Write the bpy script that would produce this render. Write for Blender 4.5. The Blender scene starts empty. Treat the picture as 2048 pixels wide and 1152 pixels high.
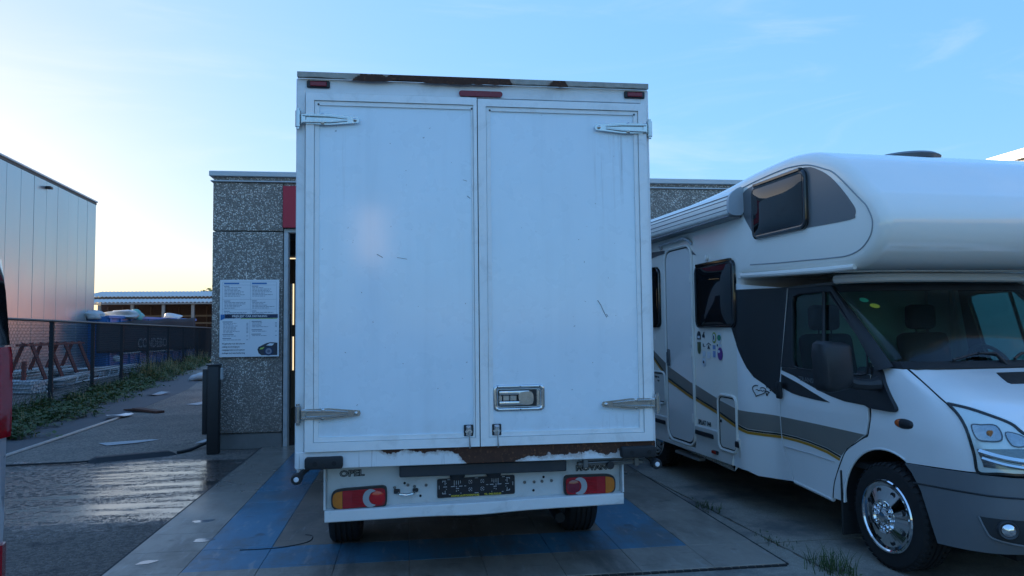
import bpy, bmesh, math, random
import numpy as np
from mathutils import Vector, Matrix
from mathutils.geometry import delaunay_2d_cdt
random.seed(7)
R = math.radians
SC = bpy.context.scene
COL = SC.collection
pi = math.pi

# ------------------------------------------------------------------ camera
YAW, PITCH, ROLL, EYE = R(8.0), R(3.2), R(0.66), 1.6
F = Vector((math.sin(YAW) * math.cos(PITCH), math.cos(YAW) * math.cos(PITCH), math.sin(PITCH)))
Rt = Vector((math.cos(YAW), -math.sin(YAW), 0))
Up = Rt.cross(F)
R2 = Rt * math.cos(ROLL) - Up * math.sin(ROLL)
U2 = Rt * math.sin(ROLL) + Up * math.cos(ROLL)
cam = bpy.data.cameras.new('camera')
cam.sensor_width = 36.0
cam.lens = 36.0 * 1479 / 2048
cam.clip_start = 0.05
cam.clip_end = 3000
camo = bpy.data.objects.new('camera', cam)
COL.objects.link(camo)
m3 = Matrix((R2, U2, -F)).transposed()
camo.matrix_world = Matrix.Translation((0, 0, EYE)) @ m3.to_4x4()
SC.camera = camo

# ------------------------------------------------------------------ light
SUN_EL, SUN_HEAD = R(7.0), R(-34)
world = bpy.data.worlds.new('World')
SC.world = world
world.use_nodes = True
wn = world.node_tree
wn.nodes.clear()
wout = wn.nodes.new('ShaderNodeOutputWorld')
wbg = wn.nodes.new('ShaderNodeBackground')
sky = wn.nodes.new('ShaderNodeTexSky')
sky.sky_type = 'NISHITA'
sky.sun_disc = False
sky.sun_elevation = SUN_EL
sky.sun_rotation = SUN_HEAD
sky.altitude = 20
sky.air_density = 1.0
sky.dust_density = 0.6
sky.ozone_density = 4.0
wbg.inputs['Strength'].default_value = 0.15
# film-like tone curve of the sky, the same for every direction: hue kept, range compressed, soft shoulder
def wnode(t_, op, a_, b_=None, vec=False):
    nd = wn.nodes.new('ShaderNodeVectorMath' if vec else 'ShaderNodeMath'); nd.operation = op
    for i_, x_ in enumerate((a_, b_)):
        if x_ is None: continue
        if isinstance(x_, bpy.types.NodeSocket): wn.links.new(x_, nd.inputs[i_])
        else: nd.inputs[i_].default_value = x_
    return nd
GAM, GAIN, LINP, LIM = .30, 1.08, .16, 3.0
lum = wnode(0, 'DOT_PRODUCT', sky.outputs[0], (.02126, .07152, .00722), True).outputs['Value']
fac = wnode(0, 'ADD', wnode(0, 'MULTIPLY', wnode(0, 'POWER', wnode(0, 'MAXIMUM', lum, 1e-5).outputs[0], GAM - 1).outputs[0], .1 * GAIN).outputs[0], .1 * LINP).outputs[0]
wsep = wn.nodes.new('ShaderNodeSeparateColor'); wcmb = wn.nodes.new('ShaderNodeCombineColor')
wn.links.new(sky.outputs[0], wsep.inputs[0])
for ch, wb_ in enumerate((.985, .905, .885)):
    v_ = wnode(0, 'MULTIPLY', wnode(0, 'MULTIPLY', wsep.outputs[ch], fac).outputs[0], wb_).outputs[0]
    q_ = wnode(0, 'POWER', wnode(0, 'ADD', wnode(0, 'POWER', wnode(0, 'DIVIDE', v_, LIM).outputs[0], 3.0).outputs[0], 1.0).outputs[0], 1 / 3).outputs[0]
    wn.links.new(wnode(0, 'DIVIDE', v_, q_).outputs[0], wcmb.inputs[ch])
# thin cirrus, streaky and faint, all over the sky
wtc = wn.nodes.new('ShaderNodeTexCoord'); wmp = wn.nodes.new('ShaderNodeMapping')
wmp.inputs['Scale'].default_value = (1.2, 3.2, 9.0); wmp.inputs['Rotation'].default_value = (.25, .35, .6)
wn.links.new(wtc.outputs['Generated'], wmp.inputs[0])
wnz = wn.nodes.new('ShaderNodeTexNoise'); wnz.inputs['Scale'].default_value = 1.7; wnz.inputs['Detail'].default_value = 8
wnz.inputs['Roughness'].default_value = .58; wnz.inputs['Distortion'].default_value = .7
wn.links.new(wmp.outputs[0], wnz.inputs['Vector'])
wmr = wn.nodes.new('ShaderNodeMapRange'); wmr.interpolation_type = 'SMOOTHSTEP'
for i_, v_ in ((1, .50), (2, .80), (3, 0.0), (4, .22)): wmr.inputs[i_].default_value = v_
wn.links.new(wnz.outputs[0], wmr.inputs[0])
wmx = wn.nodes.new('ShaderNodeMix'); wmx.data_type = 'RGBA'
wn.links.new(wmr.outputs[0], wmx.inputs[0]); wn.links.new(wcmb.outputs[0], wmx.inputs[6]); wmx.inputs[7].default_value = (.95, .97, 1.0, 1)
wn.links.new(wmx.outputs[2], wbg.inputs[0])
wn.links.new(wbg.outputs[0], wout.inputs[0])

sl = bpy.data.lights.new('sun', 'SUN')
sl.energy = 2.0
sl.angle = R(0.5)
sl.color = (1.0, 0.80, 0.55)
slo = bpy.data.objects.new('sun', sl)
COL.objects.link(slo)
sd = Vector((math.sin(SUN_HEAD) * math.cos(SUN_EL), math.cos(SUN_HEAD) * math.cos(SUN_EL), math.sin(SUN_EL)))
slo.rotation_euler = (-sd).to_track_quat('-Z', 'Y').to_euler()
slo.location = (-20, 20, 30)

SC.view_settings.view_transform = 'Standard'
SC.view_settings.look = 'None'
SC.view_settings.gamma = 1.0
SC.view_settings.use_curve_mapping = False
SC.view_settings.exposure = 2.93

# ------------------------------------------------------------------ materials
class NT:
    def __init__(s, name):
        s.m = bpy.data.materials.new(name)
        s.m.use_nodes = True
        s.t = s.m.node_tree
        s.t.nodes.clear()
        s.out = s.t.nodes.new('ShaderNodeOutputMaterial')
        s._co = None
    def n(s, typ, **kw):
        x = s.t.nodes.new(typ)
        for k, v in kw.items():
            setattr(x, k, v)
        return x
    def put(s, sock, v):
        if hasattr(v, 'is_output') or isinstance(v, bpy.types.NodeSocket):
            s.t.links.new(v, sock)
        elif isinstance(v, (tuple, list)):
            sock.default_value = tuple(v) + (1,) if len(v) == 3 and len(sock.default_value) == 4 else tuple(v)
        else:
            sock.default_value = v
    def co(s):
        if s._co is None:
            s._co = s.n('ShaderNodeTexCoord').outputs['Object']
        return s._co
    def xyz(s):
        x = s.n('ShaderNodeSeparateXYZ'); s.put(x.inputs[0], s.co()); return x.outputs
    def math(s, op, a, b=0.0, c=0.0, clamp=False):
        x = s.n('ShaderNodeMath', operation=op, use_clamp=clamp)
        s.put(x.inputs[0], a); s.put(x.inputs[1], b); s.put(x.inputs[2], c)
        return x.outputs[0]
    def map(s, sc, loc=(0, 0, 0), rot=(0, 0, 0)):
        x = s.n('ShaderNodeMapping')
        s.put(x.inputs[0], s.co()); x.inputs['Scale'].default_value = sc
        x.inputs['Location'].default_value = loc; x.inputs['Rotation'].default_value = rot
        return x.outputs[0]
    def noise(s, scale, detail=4, rough=0.55, vec=None, dist=0.0):
        x = s.n('ShaderNodeTexNoise')
        s.put(x.inputs['Vector'], vec if vec is not None else s.co())
        x.inputs['Scale'].default_value = scale; x.inputs['Detail'].default_value = detail
        x.inputs['Roughness'].default_value = rough; x.inputs['Distortion'].default_value = dist
        return x.outputs[0]
    def voro(s, scale, vec=None, feature='F1'):
        x = s.n('ShaderNodeTexVoronoi', feature=feature)
        s.put(x.inputs['Vector'], vec if vec is not None else s.co())
        x.inputs['Scale'].default_value = scale
        return x.outputs
    def step(s, v, a, b):
        x = s.n('ShaderNodeMapRange', interpolation_type='SMOOTHSTEP')
        s.put(x.inputs[0], v); x.inputs[1].default_value = a; x.inputs[2].default_value = b
        return x.outputs[0]
    def mix(s, f, a, b):
        x = s.n('ShaderNodeMix', data_type='RGBA')
        s.put(x.inputs[0], f); s.put(x.inputs[6], a); s.put(x.inputs[7], b)
        return x.outputs[2]
    def mixf(s, f, a, b):
        x = s.n('ShaderNodeMix', data_type='FLOAT')
        s.put(x.inputs[0], f); s.put(x.inputs[2], a); s.put(x.inputs[3], b)
        return x.outputs[0]
    def bump(s, h, strength=0.3, dist=0.01, normal=None):
        x = s.n('ShaderNodeBump')
        s.put(x.inputs['Height'], h); s.put(x.inputs['Strength'], strength); x.inputs['Distance'].default_value = dist
        if normal is not None: s.put(x.inputs['Normal'], normal)
        return x.outputs[0]
    def bsdf(s, **kw):
        p = s.n('ShaderNodeBsdfPrincipled')
        for k, v in kw.items():
            s.put(p.inputs[k.replace('_', ' ')], v)
        s.t.links.new(p.outputs[0], s.out.inputs[0])
        return p

def mulc(c, f): return tuple(max(0.0, min(1.0, x * f)) for x in c)

MATS = {}
def M(name, col=(.5, .5, .5), rough=.5, metal=0.0, var=.12, scale=6.0, bump=0.0, bscale=40.0, coat=0.0, spec=None, rvar=.1, dirt=0.0, dirtcol=(.10, .09, .075)):
    """plain surface with gentle mottling of colour and gloss"""
    if name in MATS: return MATS[name]
    t = NT(name)
    n1 = t.noise(scale, 5, .6)
    c = t.mix(n1, mulc(col, 1 - var), mulc(col, 1 + var))
    n2 = t.noise(scale * 3.1, 3, .6)
    if dirt > 0:
        n3 = t.noise(scale * .7, 6, .7, dist=.6)
        c = t.mix(t.math('MULTIPLY', t.step(n3, .48, .72), dirt), c, dirtcol)
    kw = dict(Base_Color=c, Roughness=t.mixf(n2, max(.02, rough - rvar), min(1, rough + rvar)), Metallic=metal)
    if coat: kw['Coat_Weight'] = coat; kw['Coat_Roughness'] = .05
    if spec is not None: kw['Specular_IOR_Level'] = spec
    if bump: kw['Normal'] = t.bump(t.noise(bscale, 4, .65), bump, .01)
    t.bsdf(**kw)
    MATS[name] = t.m
    return t.m

def glass(name, tint=(.55, .75, .70), trans=.75, rough=.02):
    if name in MATS: return MATS[name]
    t = NT(name)
    tr = t.n('ShaderNodeBsdfTransparent'); t.put(tr.inputs[0], tint)
    gl = t.n('ShaderNodeBsdfGlossy'); gl.inputs['Roughness'].default_value = rough
    df = t.n('ShaderNodeBsdfDiffuse'); t.put(df.inputs[0], (.01, .014, .014))
    m1 = t.n('ShaderNodeMixShader'); m1.inputs[0].default_value = trans
    t.t.links.new(df.outputs[0], m1.inputs[1]); t.t.links.new(tr.outputs[0], m1.inputs[2])
    fr = t.n('ShaderNodeFresnel'); fr.inputs[0].default_value = 1.5
    m2 = t.n('ShaderNodeMixShader')
    bf = t.n('ShaderNodeNewGeometry')
    ff = t.math('MULTIPLY', fr.outputs[0], t.math('SUBTRACT', 1.0, bf.outputs['Backfacing']))     # thin pane: mirror only at its outer face
    t.t.links.new(ff, m2.inputs[0]); t.t.links.new(m1.outputs[0], m2.inputs[1]); t.t.links.new(gl.outputs[0], m2.inputs[2])
    t.t.links.new(m2.outputs[0], t.out.inputs[0])
    MATS[name] = t.m
    return t.m

def emit(name, col, s):
    if name in MATS: return MATS[name]
    t = NT(name)
    e = t.n('ShaderNodeEmission'); t.put(e.inputs[0], col); e.inputs[1].default_value = s
    t.t.links.new(e.outputs[0], t.out.inputs[0])
    MATS[name] = t.m
    return t.m

# ------------------------------------------------------------------ mesh helpers
class MB:
    def __init__(s): s.v = []; s.f = []
    def add(s, vs, fs):
        o = len(s.v)
        s.v += [tuple(x) for x in vs]
        s.f += [tuple(i + o for i in f) for f in fs]
        return s
    def box(s, x0, x1, y0, y1, z0, z1):
        vs = [(x, y, z) for z in (z0, z1) for y in (y0, y1) for x in (x0, x1)]
        return s.add(vs, [(0, 2, 3, 1), (4, 5, 7, 6), (0, 1, 5, 4), (2, 6, 7, 3), (0, 4, 6, 2), (1, 3, 7, 5)])
    def hexa(s, pts):
        """8 corners: bottom ring (ccw) then top ring"""
        return s.add(pts, [(0, 3, 2, 1), (4, 5, 6, 7), (0, 1, 5, 4), (1, 2, 6, 5), (2, 3, 7, 6), (3, 0, 4, 7)])
    def rbox(s, x0, x1, y0, y1, z0, z1, r=.01, seg=2):
        bm = bmesh.new()
        t = MB().box(x0, x1, y0, y1, z0, z1)
        vs = [bm.verts.new(v) for v in t.v]
        for f in t.f: bm.faces.new([vs[i] for i in f])
        bmesh.ops.bevel(bm, geom=bm.edges[:], offset=r, segments=seg, profile=.5, affect='EDGES')
        bm.verts.index_update()
        s.add([v.co[:] for v in bm.verts], [[v.index for v in f.verts] for f in bm.faces])
        bm.free()
        return s
    def tube(s, path, r, n=8, closed=False, caps=True):
        P = [Vector(p) for p in path]
        k = len(P)
        rr = r if isinstance(r, (list, tuple)) else [r] * k
        rings = []
        prev = None
        for i, p in enumerate(P):
            if closed: d = P[(i + 1) % k] - P[i - 1]
            else: d = P[min(i + 1, k - 1)] - P[max(i - 1, 0)]
            if d.length < 1e-9: d = Vector((0, 0, 1))
            d.normalize()
            if prev is None:
                a = d.cross(Vector((0, 0, 1)))
                if a.length < 1e-3: a = d.cross(Vector((1, 0, 0)))
            else:
                a = prev - d * prev.dot(d)
            a.normalize(); prev = a
            b = d.cross(a)
            rings.append([p + (a * math.cos(2 * pi * j / n) + b * math.sin(2 * pi * j / n)) * rr[i] for j in range(n)])
        return s.loft(rings, closed, caps and not closed)
    def loft(s, rings, closed=False, caps=True, ring_closed=True):
        n = len(rings[0]); k = len(rings)
        o = len(s.v)
        for r_ in rings: s.v += [tuple(p) for p in r_]
        jn = n if ring_closed else n - 1
        for i in range(k if closed else k - 1):
            i2 = (i + 1) % k
            for j in range(jn):
                j2 = (j + 1) % n
                s.f.append((o + i * n + j, o + i * n + j2, o + i2 * n + j2, o + i2 * n + j))
        if caps and ring_closed:
            s.f.append(tuple(o + j for j in reversed(range(n))))
            s.f.append(tuple(o + (k - 1) * n + j for j in range(n)))
        return s
    def lathe(s, prof, c=(0, 0, 0), axis='z', n=24, closed=False):
        rings = []
        for (r, h) in prof:
            ring = []
            for j in range(n):
                a = 2 * pi * j / n
                x, y = r * math.cos(a), r * math.sin(a)
                p = {'z': (x, y, h), 'x': (h, x, y), 'y': (x, h, y)}[axis]
                ring.append((c[0] + p[0], c[1] + p[1], c[2] + p[2]))
            rings.append(ring)
        return s.loft(rings, closed=closed, caps=not closed)
    def prism(s, poly, fmap, d0, d1):
        """poly in 2-D, fmap(a, b, d) -> point"""
        n = len(poly)
        a = [fmap(p[0], p[1], d0) for p in poly]; b = [fmap(p[0], p[1], d1) for p in poly]
        fs = [(i, (i + 1) % n, n + (i + 1) % n, n + i) for i in range(n)]
        fs += [tuple(reversed(range(n))), tuple(range(n, 2 * n))]
        return s.add(a + b, fs)
    def rot(s, Mx):
        s.v = [tuple(Mx @ Vector(v)) for v in s.v]; return s

def tag(o, label=None, cat=None, group=None, kind=None):
    if label: o['label'] = label
    if cat: o['category'] = cat
    if group: o['group'] = group
    if kind: o['kind'] = kind
    return o

def mesh_of(name, mb, mat, smooth=True, ang=35):
    me = bpy.data.meshes.new(name)
    me.from_pydata(mb.v, [], mb.f)
    me.validate()
    bm = bmesh.new(); bm.from_mesh(me)
    bmesh.ops.recalc_face_normals(bm, faces=bm.faces[:])
    bm.to_mesh(me); bm.free()
    if mat: me.materials.append(mat)
    if smooth:
        me.shade_smooth()
        me.set_sharp_from_angle(angle=R(ang))
    return me

def obj(name, mb, mat, parent=None, smooth=True, ang=35, loc=None, rz=None, **kw):
    me = mb if isinstance(mb, bpy.types.Mesh) else mesh_of(name, mb, mat, smooth, ang)
    o = bpy.data.objects.new(name, me)
    COL.objects.link(o)
    if parent: o.parent = parent
    if loc: o.location = loc
    if rz: o.rotation_euler.z = rz
    tag(o, **kw)
    return o

def thing(name, loc, label, cat, rz=0.0, group=None, kind=None):
    o = bpy.data.objects.new(name, None)
    COL.objects.link(o)
    o.location = loc; o.rotation_euler.z = rz
    return tag(o, label, cat, group, kind)

def rrect(x0, x1, z0, z1, r, n=4):
    pts = []
    for cx, cz, a0 in ((x1 - r, z1 - r, 0), (x0 + r, z1 - r, 90), (x0 + r, z0 + r, 180), (x1 - r, z0 + r, 270)):
        for k in range(n + 1):
            a = R(a0 + 90 * k / n)
            pts.append((cx + r * math.cos(a), cz + r * math.sin(a)))
    return pts

def smooth_poly(pts, n=6, closed=True):
    out = []
    k = len(pts)
    for i in range(k if closed else k - 1):
        g = lambda j: pts[j % k] if closed else pts[min(max(j, 0), k - 1)]
        p0, p1, p2, p3 = (np.array(g(i - 1), float), np.array(g(i), float), np.array(g(i + 1), float), np.array(g(i + 2), float))
        for q in range(n):
            t = q / n
            out.append(tuple(.5 * ((2 * p1) + (-p0 + p2) * t + (2 * p0 - 5 * p1 + 4 * p2 - p3) * t * t + (-p0 + 3 * p1 - 3 * p2 + p3) * t ** 3)))
    if not closed: out.append(tuple(pts[-1]))
    return out

def densify(poly, step):
    out = []
    for i in range(len(poly)):
        a = np.array(poly[i], float); b = np.array(poly[(i + 1) % len(poly)], float)
        k = max(1, int(np.linalg.norm(b - a) / step + .5))
        out += [tuple(a + (b - a) * q / k) for q in range(k)]
    return out

def inpoly(p, poly):
    x, y = p; c = False
    j = len(poly) - 1
    for i in range(len(poly)):
        xi, yi = poly[i]; xj, yj = poly[j]
        if (yi > y) != (yj > y) and x < (xj - xi) * (y - yi) / (yj - yi) + xi: c = not c
        j = i
    return c

def patch(poly, fmap, d0=0.0, thick=.01, step=.06, holes=(), metric=(1, 1)):
    """a sheet of real thickness over a curved surface: poly in surface parameters (a, b), fmap(a, b) -> point"""
    mx, my = metric
    loops = [densify([(p[0] * mx, p[1] * my) for p in q], step) for q in [poly] + list(holes)]
    co, ed = [], []
    for lp in loops:
        o = len(co); k = len(lp)
        co += lp; ed += [(o + i, o + (i + 1) % k) for i in range(k)]
    xs = [p[0] for p in loops[0]]; ys = [p[1] for p in loops[0]]
    x = min(xs) + step * .5
    while x < max(xs):
        y = min(ys) + step * .5
        while y < max(ys):
            ok = inpoly((x, y), loops[0]) and not any(inpoly((x, y), h) for h in loops[1:])
            if ok:
                dmin = min((x - p[0]) ** 2 + (y - p[1]) ** 2 for lp in loops for p in lp)
                if dmin > (step * .4) ** 2: co.append((x, y))
            y += step
        x += step
    res = delaunay_2d_cdt([Vector(c) for c in co], ed, [], 0, 1e-6)
    V2, E2, F2 = res[0], res[1], res[2]
    keep = []
    for f in F2:
        c = (sum(V2[i][0] for i in f) / len(f), sum(V2[i][1] for i in f) / len(f))
        if inpoly(c, loops[0]) and not any(inpoly(c, h) for h in loops[1:]): keep.append(tuple(f))
    e = 1e-3
    top, bot = [], []
    for v in V2:
        a, b = v[0] / mx, v[1] / my
        p = Vector(fmap(a, b))
        du = Vector(fmap(a + e, b)) - Vector(fmap(a - e, b)); dv = Vector(fmap(a, b + e)) - Vector(fmap(a, b - e))
        nn = du.cross(dv)
        nn.normalize()
        top.append(p + nn * d0); bot.append(p + nn * (d0 - thick))
    n = len(top)
    cnt = {}
    for f in keep:
        for i in range(len(f)):
            k = (f[i], f[(i + 1) % len(f)]); cnt[k] = 1
    side = [(a, b, b + n, a + n) for (a, b) in cnt if (b, a) not in cnt]
    mb = MB()
    mb.add(top + bot, keep + [tuple(i + n for i in reversed(f)) for f in keep] + [tuple(reversed(s_)) for s_ in side])
    return mb

def text_mesh(s, size, bold=0.0, extrude=.001, align='CENTER', sx=1.0):
    cu = bpy.data.curves.new('txt', 'FONT')
    cu.body = s; cu.size = size; cu.offset = bold; cu.extrude = extrude
    cu.align_x = align; cu.align_y = 'CENTER'; cu.resolution_u = 2
    o = bpy.data.objects.new('txt', cu)
    COL.objects.link(o)
    dg = bpy.context.evaluated_depsgraph_get()
    me = bpy.data.meshes.new_from_object(o.evaluated_get(dg))
    bpy.data.objects.remove(o)
    for v in me.vertices: v.co.x *= sx
    return me

def text(name, s, size, mat, M4, parent=None, **kw):
    me = text_mesh(s, size, **kw)
    me.transform(M4)
    me.materials.clear(); me.materials.append(mat)
    o = bpy.data.objects.new(name, me); COL.objects.link(o)
    if parent: o.parent = parent
    return o

def face_mat(p, right, up):
    """matrix laying text at p with its x axis along right and y axis along up"""
    r_, u_ = Vector(right).normalized(), Vector(up).normalized()
    m = Matrix((r_, u_, r_.cross(u_))).transposed().to_4x4()
    return Matrix.Translation(p) @ m

def copy_tree(o, parent=None):
    c = o.copy(); COL.objects.link(c)
    if parent: c.parent = parent
    for ch in list(o.children): copy_tree(ch, c)
    return c
# ------------------------------------------------------------------ ground
def world_co(t):
    g = t.n('ShaderNodeNewGeometry'); t._co = g.outputs['Position']; return t

def asphalt_mat():
    t = world_co(NT('asphalt'))
    x, y, z = t.xyz()
    fine = t.noise(150, 3, .7)
    grit = t.voro(95)[0]
    big = t.noise(.55, 5, .6)
    # older, paler surface beyond the seam in front of the hall
    wob = t.math('MULTIPLY', t.math('SUBTRACT', t.noise(1.2, 3), .5), .5)
    seam = t.step(t.math('ADD', t.math('ADD', y, wob), t.math('MULTIPLY', x, -.30)), 11.25, 11.40)
    base = t.mix(seam, (.215, .172, .138), (.32, .262, .212))
    spk = t.noise(34, 2, .5); spk2 = t.noise(75, 2, .5)
    base = t.mix(t.step(spk, .40, .62), t.mix(.55, base, (.03, .03, .03)), base)
    base = t.mix(t.step(spk2, .56, .66), base, t.mix(.45, base, (.42, .40, .37)))
    base = t.mix(t.step(grit, .05, .5), t.mix(.4, base, (.30, .28, .26)), base)
    base = t.mix(t.step(big, .35, .68), t.mix(.35, base, (.05, .05, .05)), base)
    oil = t.noise(2.3, 4, .6)
    base = t.mix(t.math('MULTIPLY', t.step(oil, .62, .70), .55), base, (.035, .034, .034))
    # wash water that ran off the mats
    u = t.math('MULTIPLY', t.math('ADD', x, 2.9), .36)
    v = t.math('MULTIPLY', t.math('SUBTRACT', t.math('ADD', y, t.math('MULTIPLY', x, .16)), 8.0), .52)
    rr = t.math('SQRT', t.math('ADD', t.math('MULTIPLY', u, u), t.math('MULTIPLY', v, v)))
    nz = t.noise(1.4, 6, .65, vec=t.map((.55, 1.5, 1)))
    rr = t.math('ADD', rr, t.math('MULTIPLY', t.math('SUBTRACT', nz, .5), 1.5))
    wet = t.step(rr, 1.0, .72)
    grain = t.math('ADD', t.noise(17, 3, .7), t.math('MULTIPLY', t.math('SUBTRACT', spk2, .5), .5))
    pn = t.math('ADD', t.noise(1.5, 4, .6, vec=t.map((.5, 2.6, 1), (3.1, 1.7, 0))), t.math('MULTIPLY', t.step(x, -4.6, -2.2), .12))
    pool = t.math('MULTIPLY', t.step(t.math('ADD', pn, t.math('MULTIPLY', t.math('SUBTRACT', spk2, .5), .55)), .53, .64), wet)
    film = t.math('MULTIPLY', wet, t.math('MAXIMUM', pool, t.step(grain, .47, .53)))
    col = t.mix(wet, base, t.mix(.7, base, (.012, .013, .014)))
    rough = t.mixf(film, t.mixf(wet, .85, .62), t.mixf(pool, .15, .04))
    h = t.math('ADD', t.math('ADD', t.math('MULTIPLY', spk, 1.6), t.math('MULTIPLY', fine, .4)), t.math('MULTIPLY', spk2, .9))
    bs = t.mixf(film, .9, t.mixf(pool, .30, .06))
    nrm = t.bump(h, bs, .014)
    t.bsdf(Base_Color=col, Roughness=rough, Normal=nrm, Specular_IOR_Level=t.mixf(film, .25, 1.0))
    return t.m
A_MAT = asphalt_mat()
g = MB()
S_ = 900
xs = [-S_, -60, -14, 12, 60, S_]; ys = [-S_, -40, 0, 50, 120, S_]
g.add([(x, y, -.012) for y in ys for x in xs], [(j * 6 + i, j * 6 + i + 1, j * 6 + i + 7, j * 6 + i + 6) for j in range(5) for i in range(5)])
obj('ground', g, A_MAT, kind='structure', label='dark worn asphalt of the yard, wet from washing beside the mats')

def concrete_mat():
    t = world_co(NT('apron_concrete'))
    grit = t.voro(70)
    n1 = t.noise(1.1, 6, .65)
    n2 = t.noise(25, 4, .6)
    c = t.mix(n2, (.24, .215, .178), (.40, .36, .30))
    c = t.mix(t.step(grit[0], .12, .45), t.mix(.5, c, (.56, .50, .43)), c)
    c = t.mix(t.step(n1, .42, .66), c, (.14, .135, .13))
    h = t.math('ADD', t.math('MULTIPLY', grit[0], .5), t.math('MULTIPLY', n2, .5))
    t.bsdf(Base_Color=c, Roughness=.85, Normal=t.bump(h, .55, .006), Specular_IOR_Level=.3)
    return t.m
C_MAT = concrete_mat()
apron = thing('apron', (0, 0, 0), 'jointed pebbly concrete apron under the mats and the motorhome', None, kind='structure')
jx = lambda X, y: X if X < 2 or X > 4 else X - .055 * (y - 4.5)
XJ = [-1.985, .35, 2.72, 5.3, 7.62]; YJ = [-3.0, .9, 5.26, 10.42]
for i in range(4):
    for j in range(3):
        if j == 2 and i == 9: continue
        x0, x1, y0, y1 = XJ[i] + .012, XJ[i + 1] - .012, YJ[j] + .010, YJ[j + 1] - .010
        dz = random.uniform(-.002, .002)
        b = MB()
        bm = bmesh.new()
        pts = [(jx(XJ[i], y0) + .012, y0), (jx(XJ[i + 1], y0) - .012, y0), (jx(XJ[i + 1], y1) - .012, y1), (jx(XJ[i], y1) + .012, y1)]
        # ragged slab edges
        ring = densify(pts, .07)
        ring = [(p[0] + random.gauss(0, .004), p[1] + random.gauss(0, .004)) for p in ring]
        b.prism(ring, lambda a, c, d: (a, c, d), -.05, dz)
        obj('slab', b, C_MAT, apron, smooth=False)

# ------------------------------------------------------------------ interlocking floor mats
def tile_mat(name, c, c2, rough):
    t = world_co(NT(name))
    n1 = t.noise(2.2, 6, .65, vec=t.map((1, .55, 1), rot=(0, 0, .5)))
    n2 = t.noise(9, 5, .65, vec=t.map((1.6, .35, 1), rot=(0, 0, -.35)))
    n3 = t.noise(.8, 4, .6)
    col = t.mix(n2, mulc(c, .86), mulc(c, 1.12))
    col = t.mix(t.step(n1, .42, .66), col, c2)
    col = t.mix(t.math('MULTIPLY', t.step(n2, .56, .70), .40), col, (.40, .38, .36))
    sc_ = t.noise(16, 5, .7, vec=t.map((.25, 2.2, 1), rot=(0, 0, .7)))
    col = t.mix(t.math('MULTIPLY', t.step(sc_, .60, .68), .5), col, (.06, .06, .062))
    x, y, z = t.xyz()
    for xc in (-.47, 1.31):      # tyre tracks worn into the tiles
        dx_ = t.math('ABSOLUTE', t.math('SUBTRACT', t.math('ADD', x, t.math('MULTIPLY', t.math('SUBTRACT', n3, .5), .12)), xc))
        col = t.mix(t.math('MULTIPLY', t.math('MULTIPLY', t.step(dx_, .20, .06), t.step(n2, .30, .62)), .55), col, (.045, .044, .044))
    spot = t.noise(3.2, 3, .5)
    col = t.mix(t.math('MULTIPLY', t.step(spot, .66, .72), .55), col, (.05, .05, .05))
    wet = t.math('MULTIPLY', t.step(t.math('ADD', y, t.math('MULTIPLY', t.math('SUBTRACT', n3, .5), 3.5)), 6.3, 8.2), .9)
    col = t.mix(t.math('MULTIPLY', wet, .55), col, mulc(c, .35))
    r = t.mixf(wet, t.mixf(n1, rough - .1, rough + .15), t.mixf(n1, .10, .34))
    lp = t.math('MULTIPLY', t.math('SINE', t.math('MULTIPLY', x, 420)), t.math('SINE', t.math('MULTIPLY', y, 420)))
    t.bsdf(Base_Color=col, Roughness=r, Normal=t.bump(t.math('ADD', t.math('MULTIPLY', lp, .12), n2), .25, .004), Specular_IOR_Level=.4)
    return t.m
T_GREY = tile_mat('mat_tile_grey', (.32, .28, .235), (.20, .175, .145), .5)
T_TAN = tile_mat('mat_tile_tan', (.225, .178, .138), (.145, .120, .098), .55)
T_BLUE = tile_mat('mat_tile_blue', (.070, .215, .325), (.120, .155, .170), .45)
TS = .5
def tile_mesh(mat):
    b = MB().rbox(.0012, TS - .0012, .0012, TS - .0012, .003, .018, .0022, 1)
    return mesh_of('tile', b, mat, smooth=False)
tg, tb, tt = tile_mesh(T_GREY), tile_mesh(T_BLUE), tile_mesh(T_TAN)
mat_ = thing('floor_mat', (-2.0, 4.75, 0), 'grey and blue interlocking plastic floor tiles laid under and behind the white box truck', 'floor mat')
for j in range(12):
    for i in range(9):
        ring = min(i, 8 - i, j)
        o = obj('tile', tb if ring == 1 else tg if ring == 0 else tt, None, mat_)
        o.location = (i * TS, j * TS, random.uniform(-.0008, .0008))
D_RUB = M('dark_rubber', (.018, .019, .021), .75, var=.2)
ed = MB()
def teeth(x0, y0, dx, dy, n):
    for k in range(n):
        cx, cy = x0 + dx * (k + .5) / n, y0 + dy * (k + .5) / n
        l = math.hypot(dx, dy) / n
        ux, uy = dx / math.hypot(dx, dy), dy / math.hypot(dx, dy)
        nx, ny = uy, -ux
        p = [(cx - ux * l * .36, cy - uy * l * .36), (cx + ux * l * .36, cy + uy * l * .36),
             (cx + ux * l * .46 + nx * .020, cy + uy * l * .46 + ny * .020), (cx - ux * l * .46 + nx * .020, cy - uy * l * .46 + ny * .020)]
        ed.prism(p, lambda a, b, d: (a, b, d), .002, .012)
teeth(0, -.001, 4.5, 0, 81); teeth(-.001, 6, 0, -6, 108); teeth(4.501, 0, 0, 6, 108)
obj('edge_loop', ed, D_RUB, mat_, smooth=False, kind='stuff')

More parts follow.
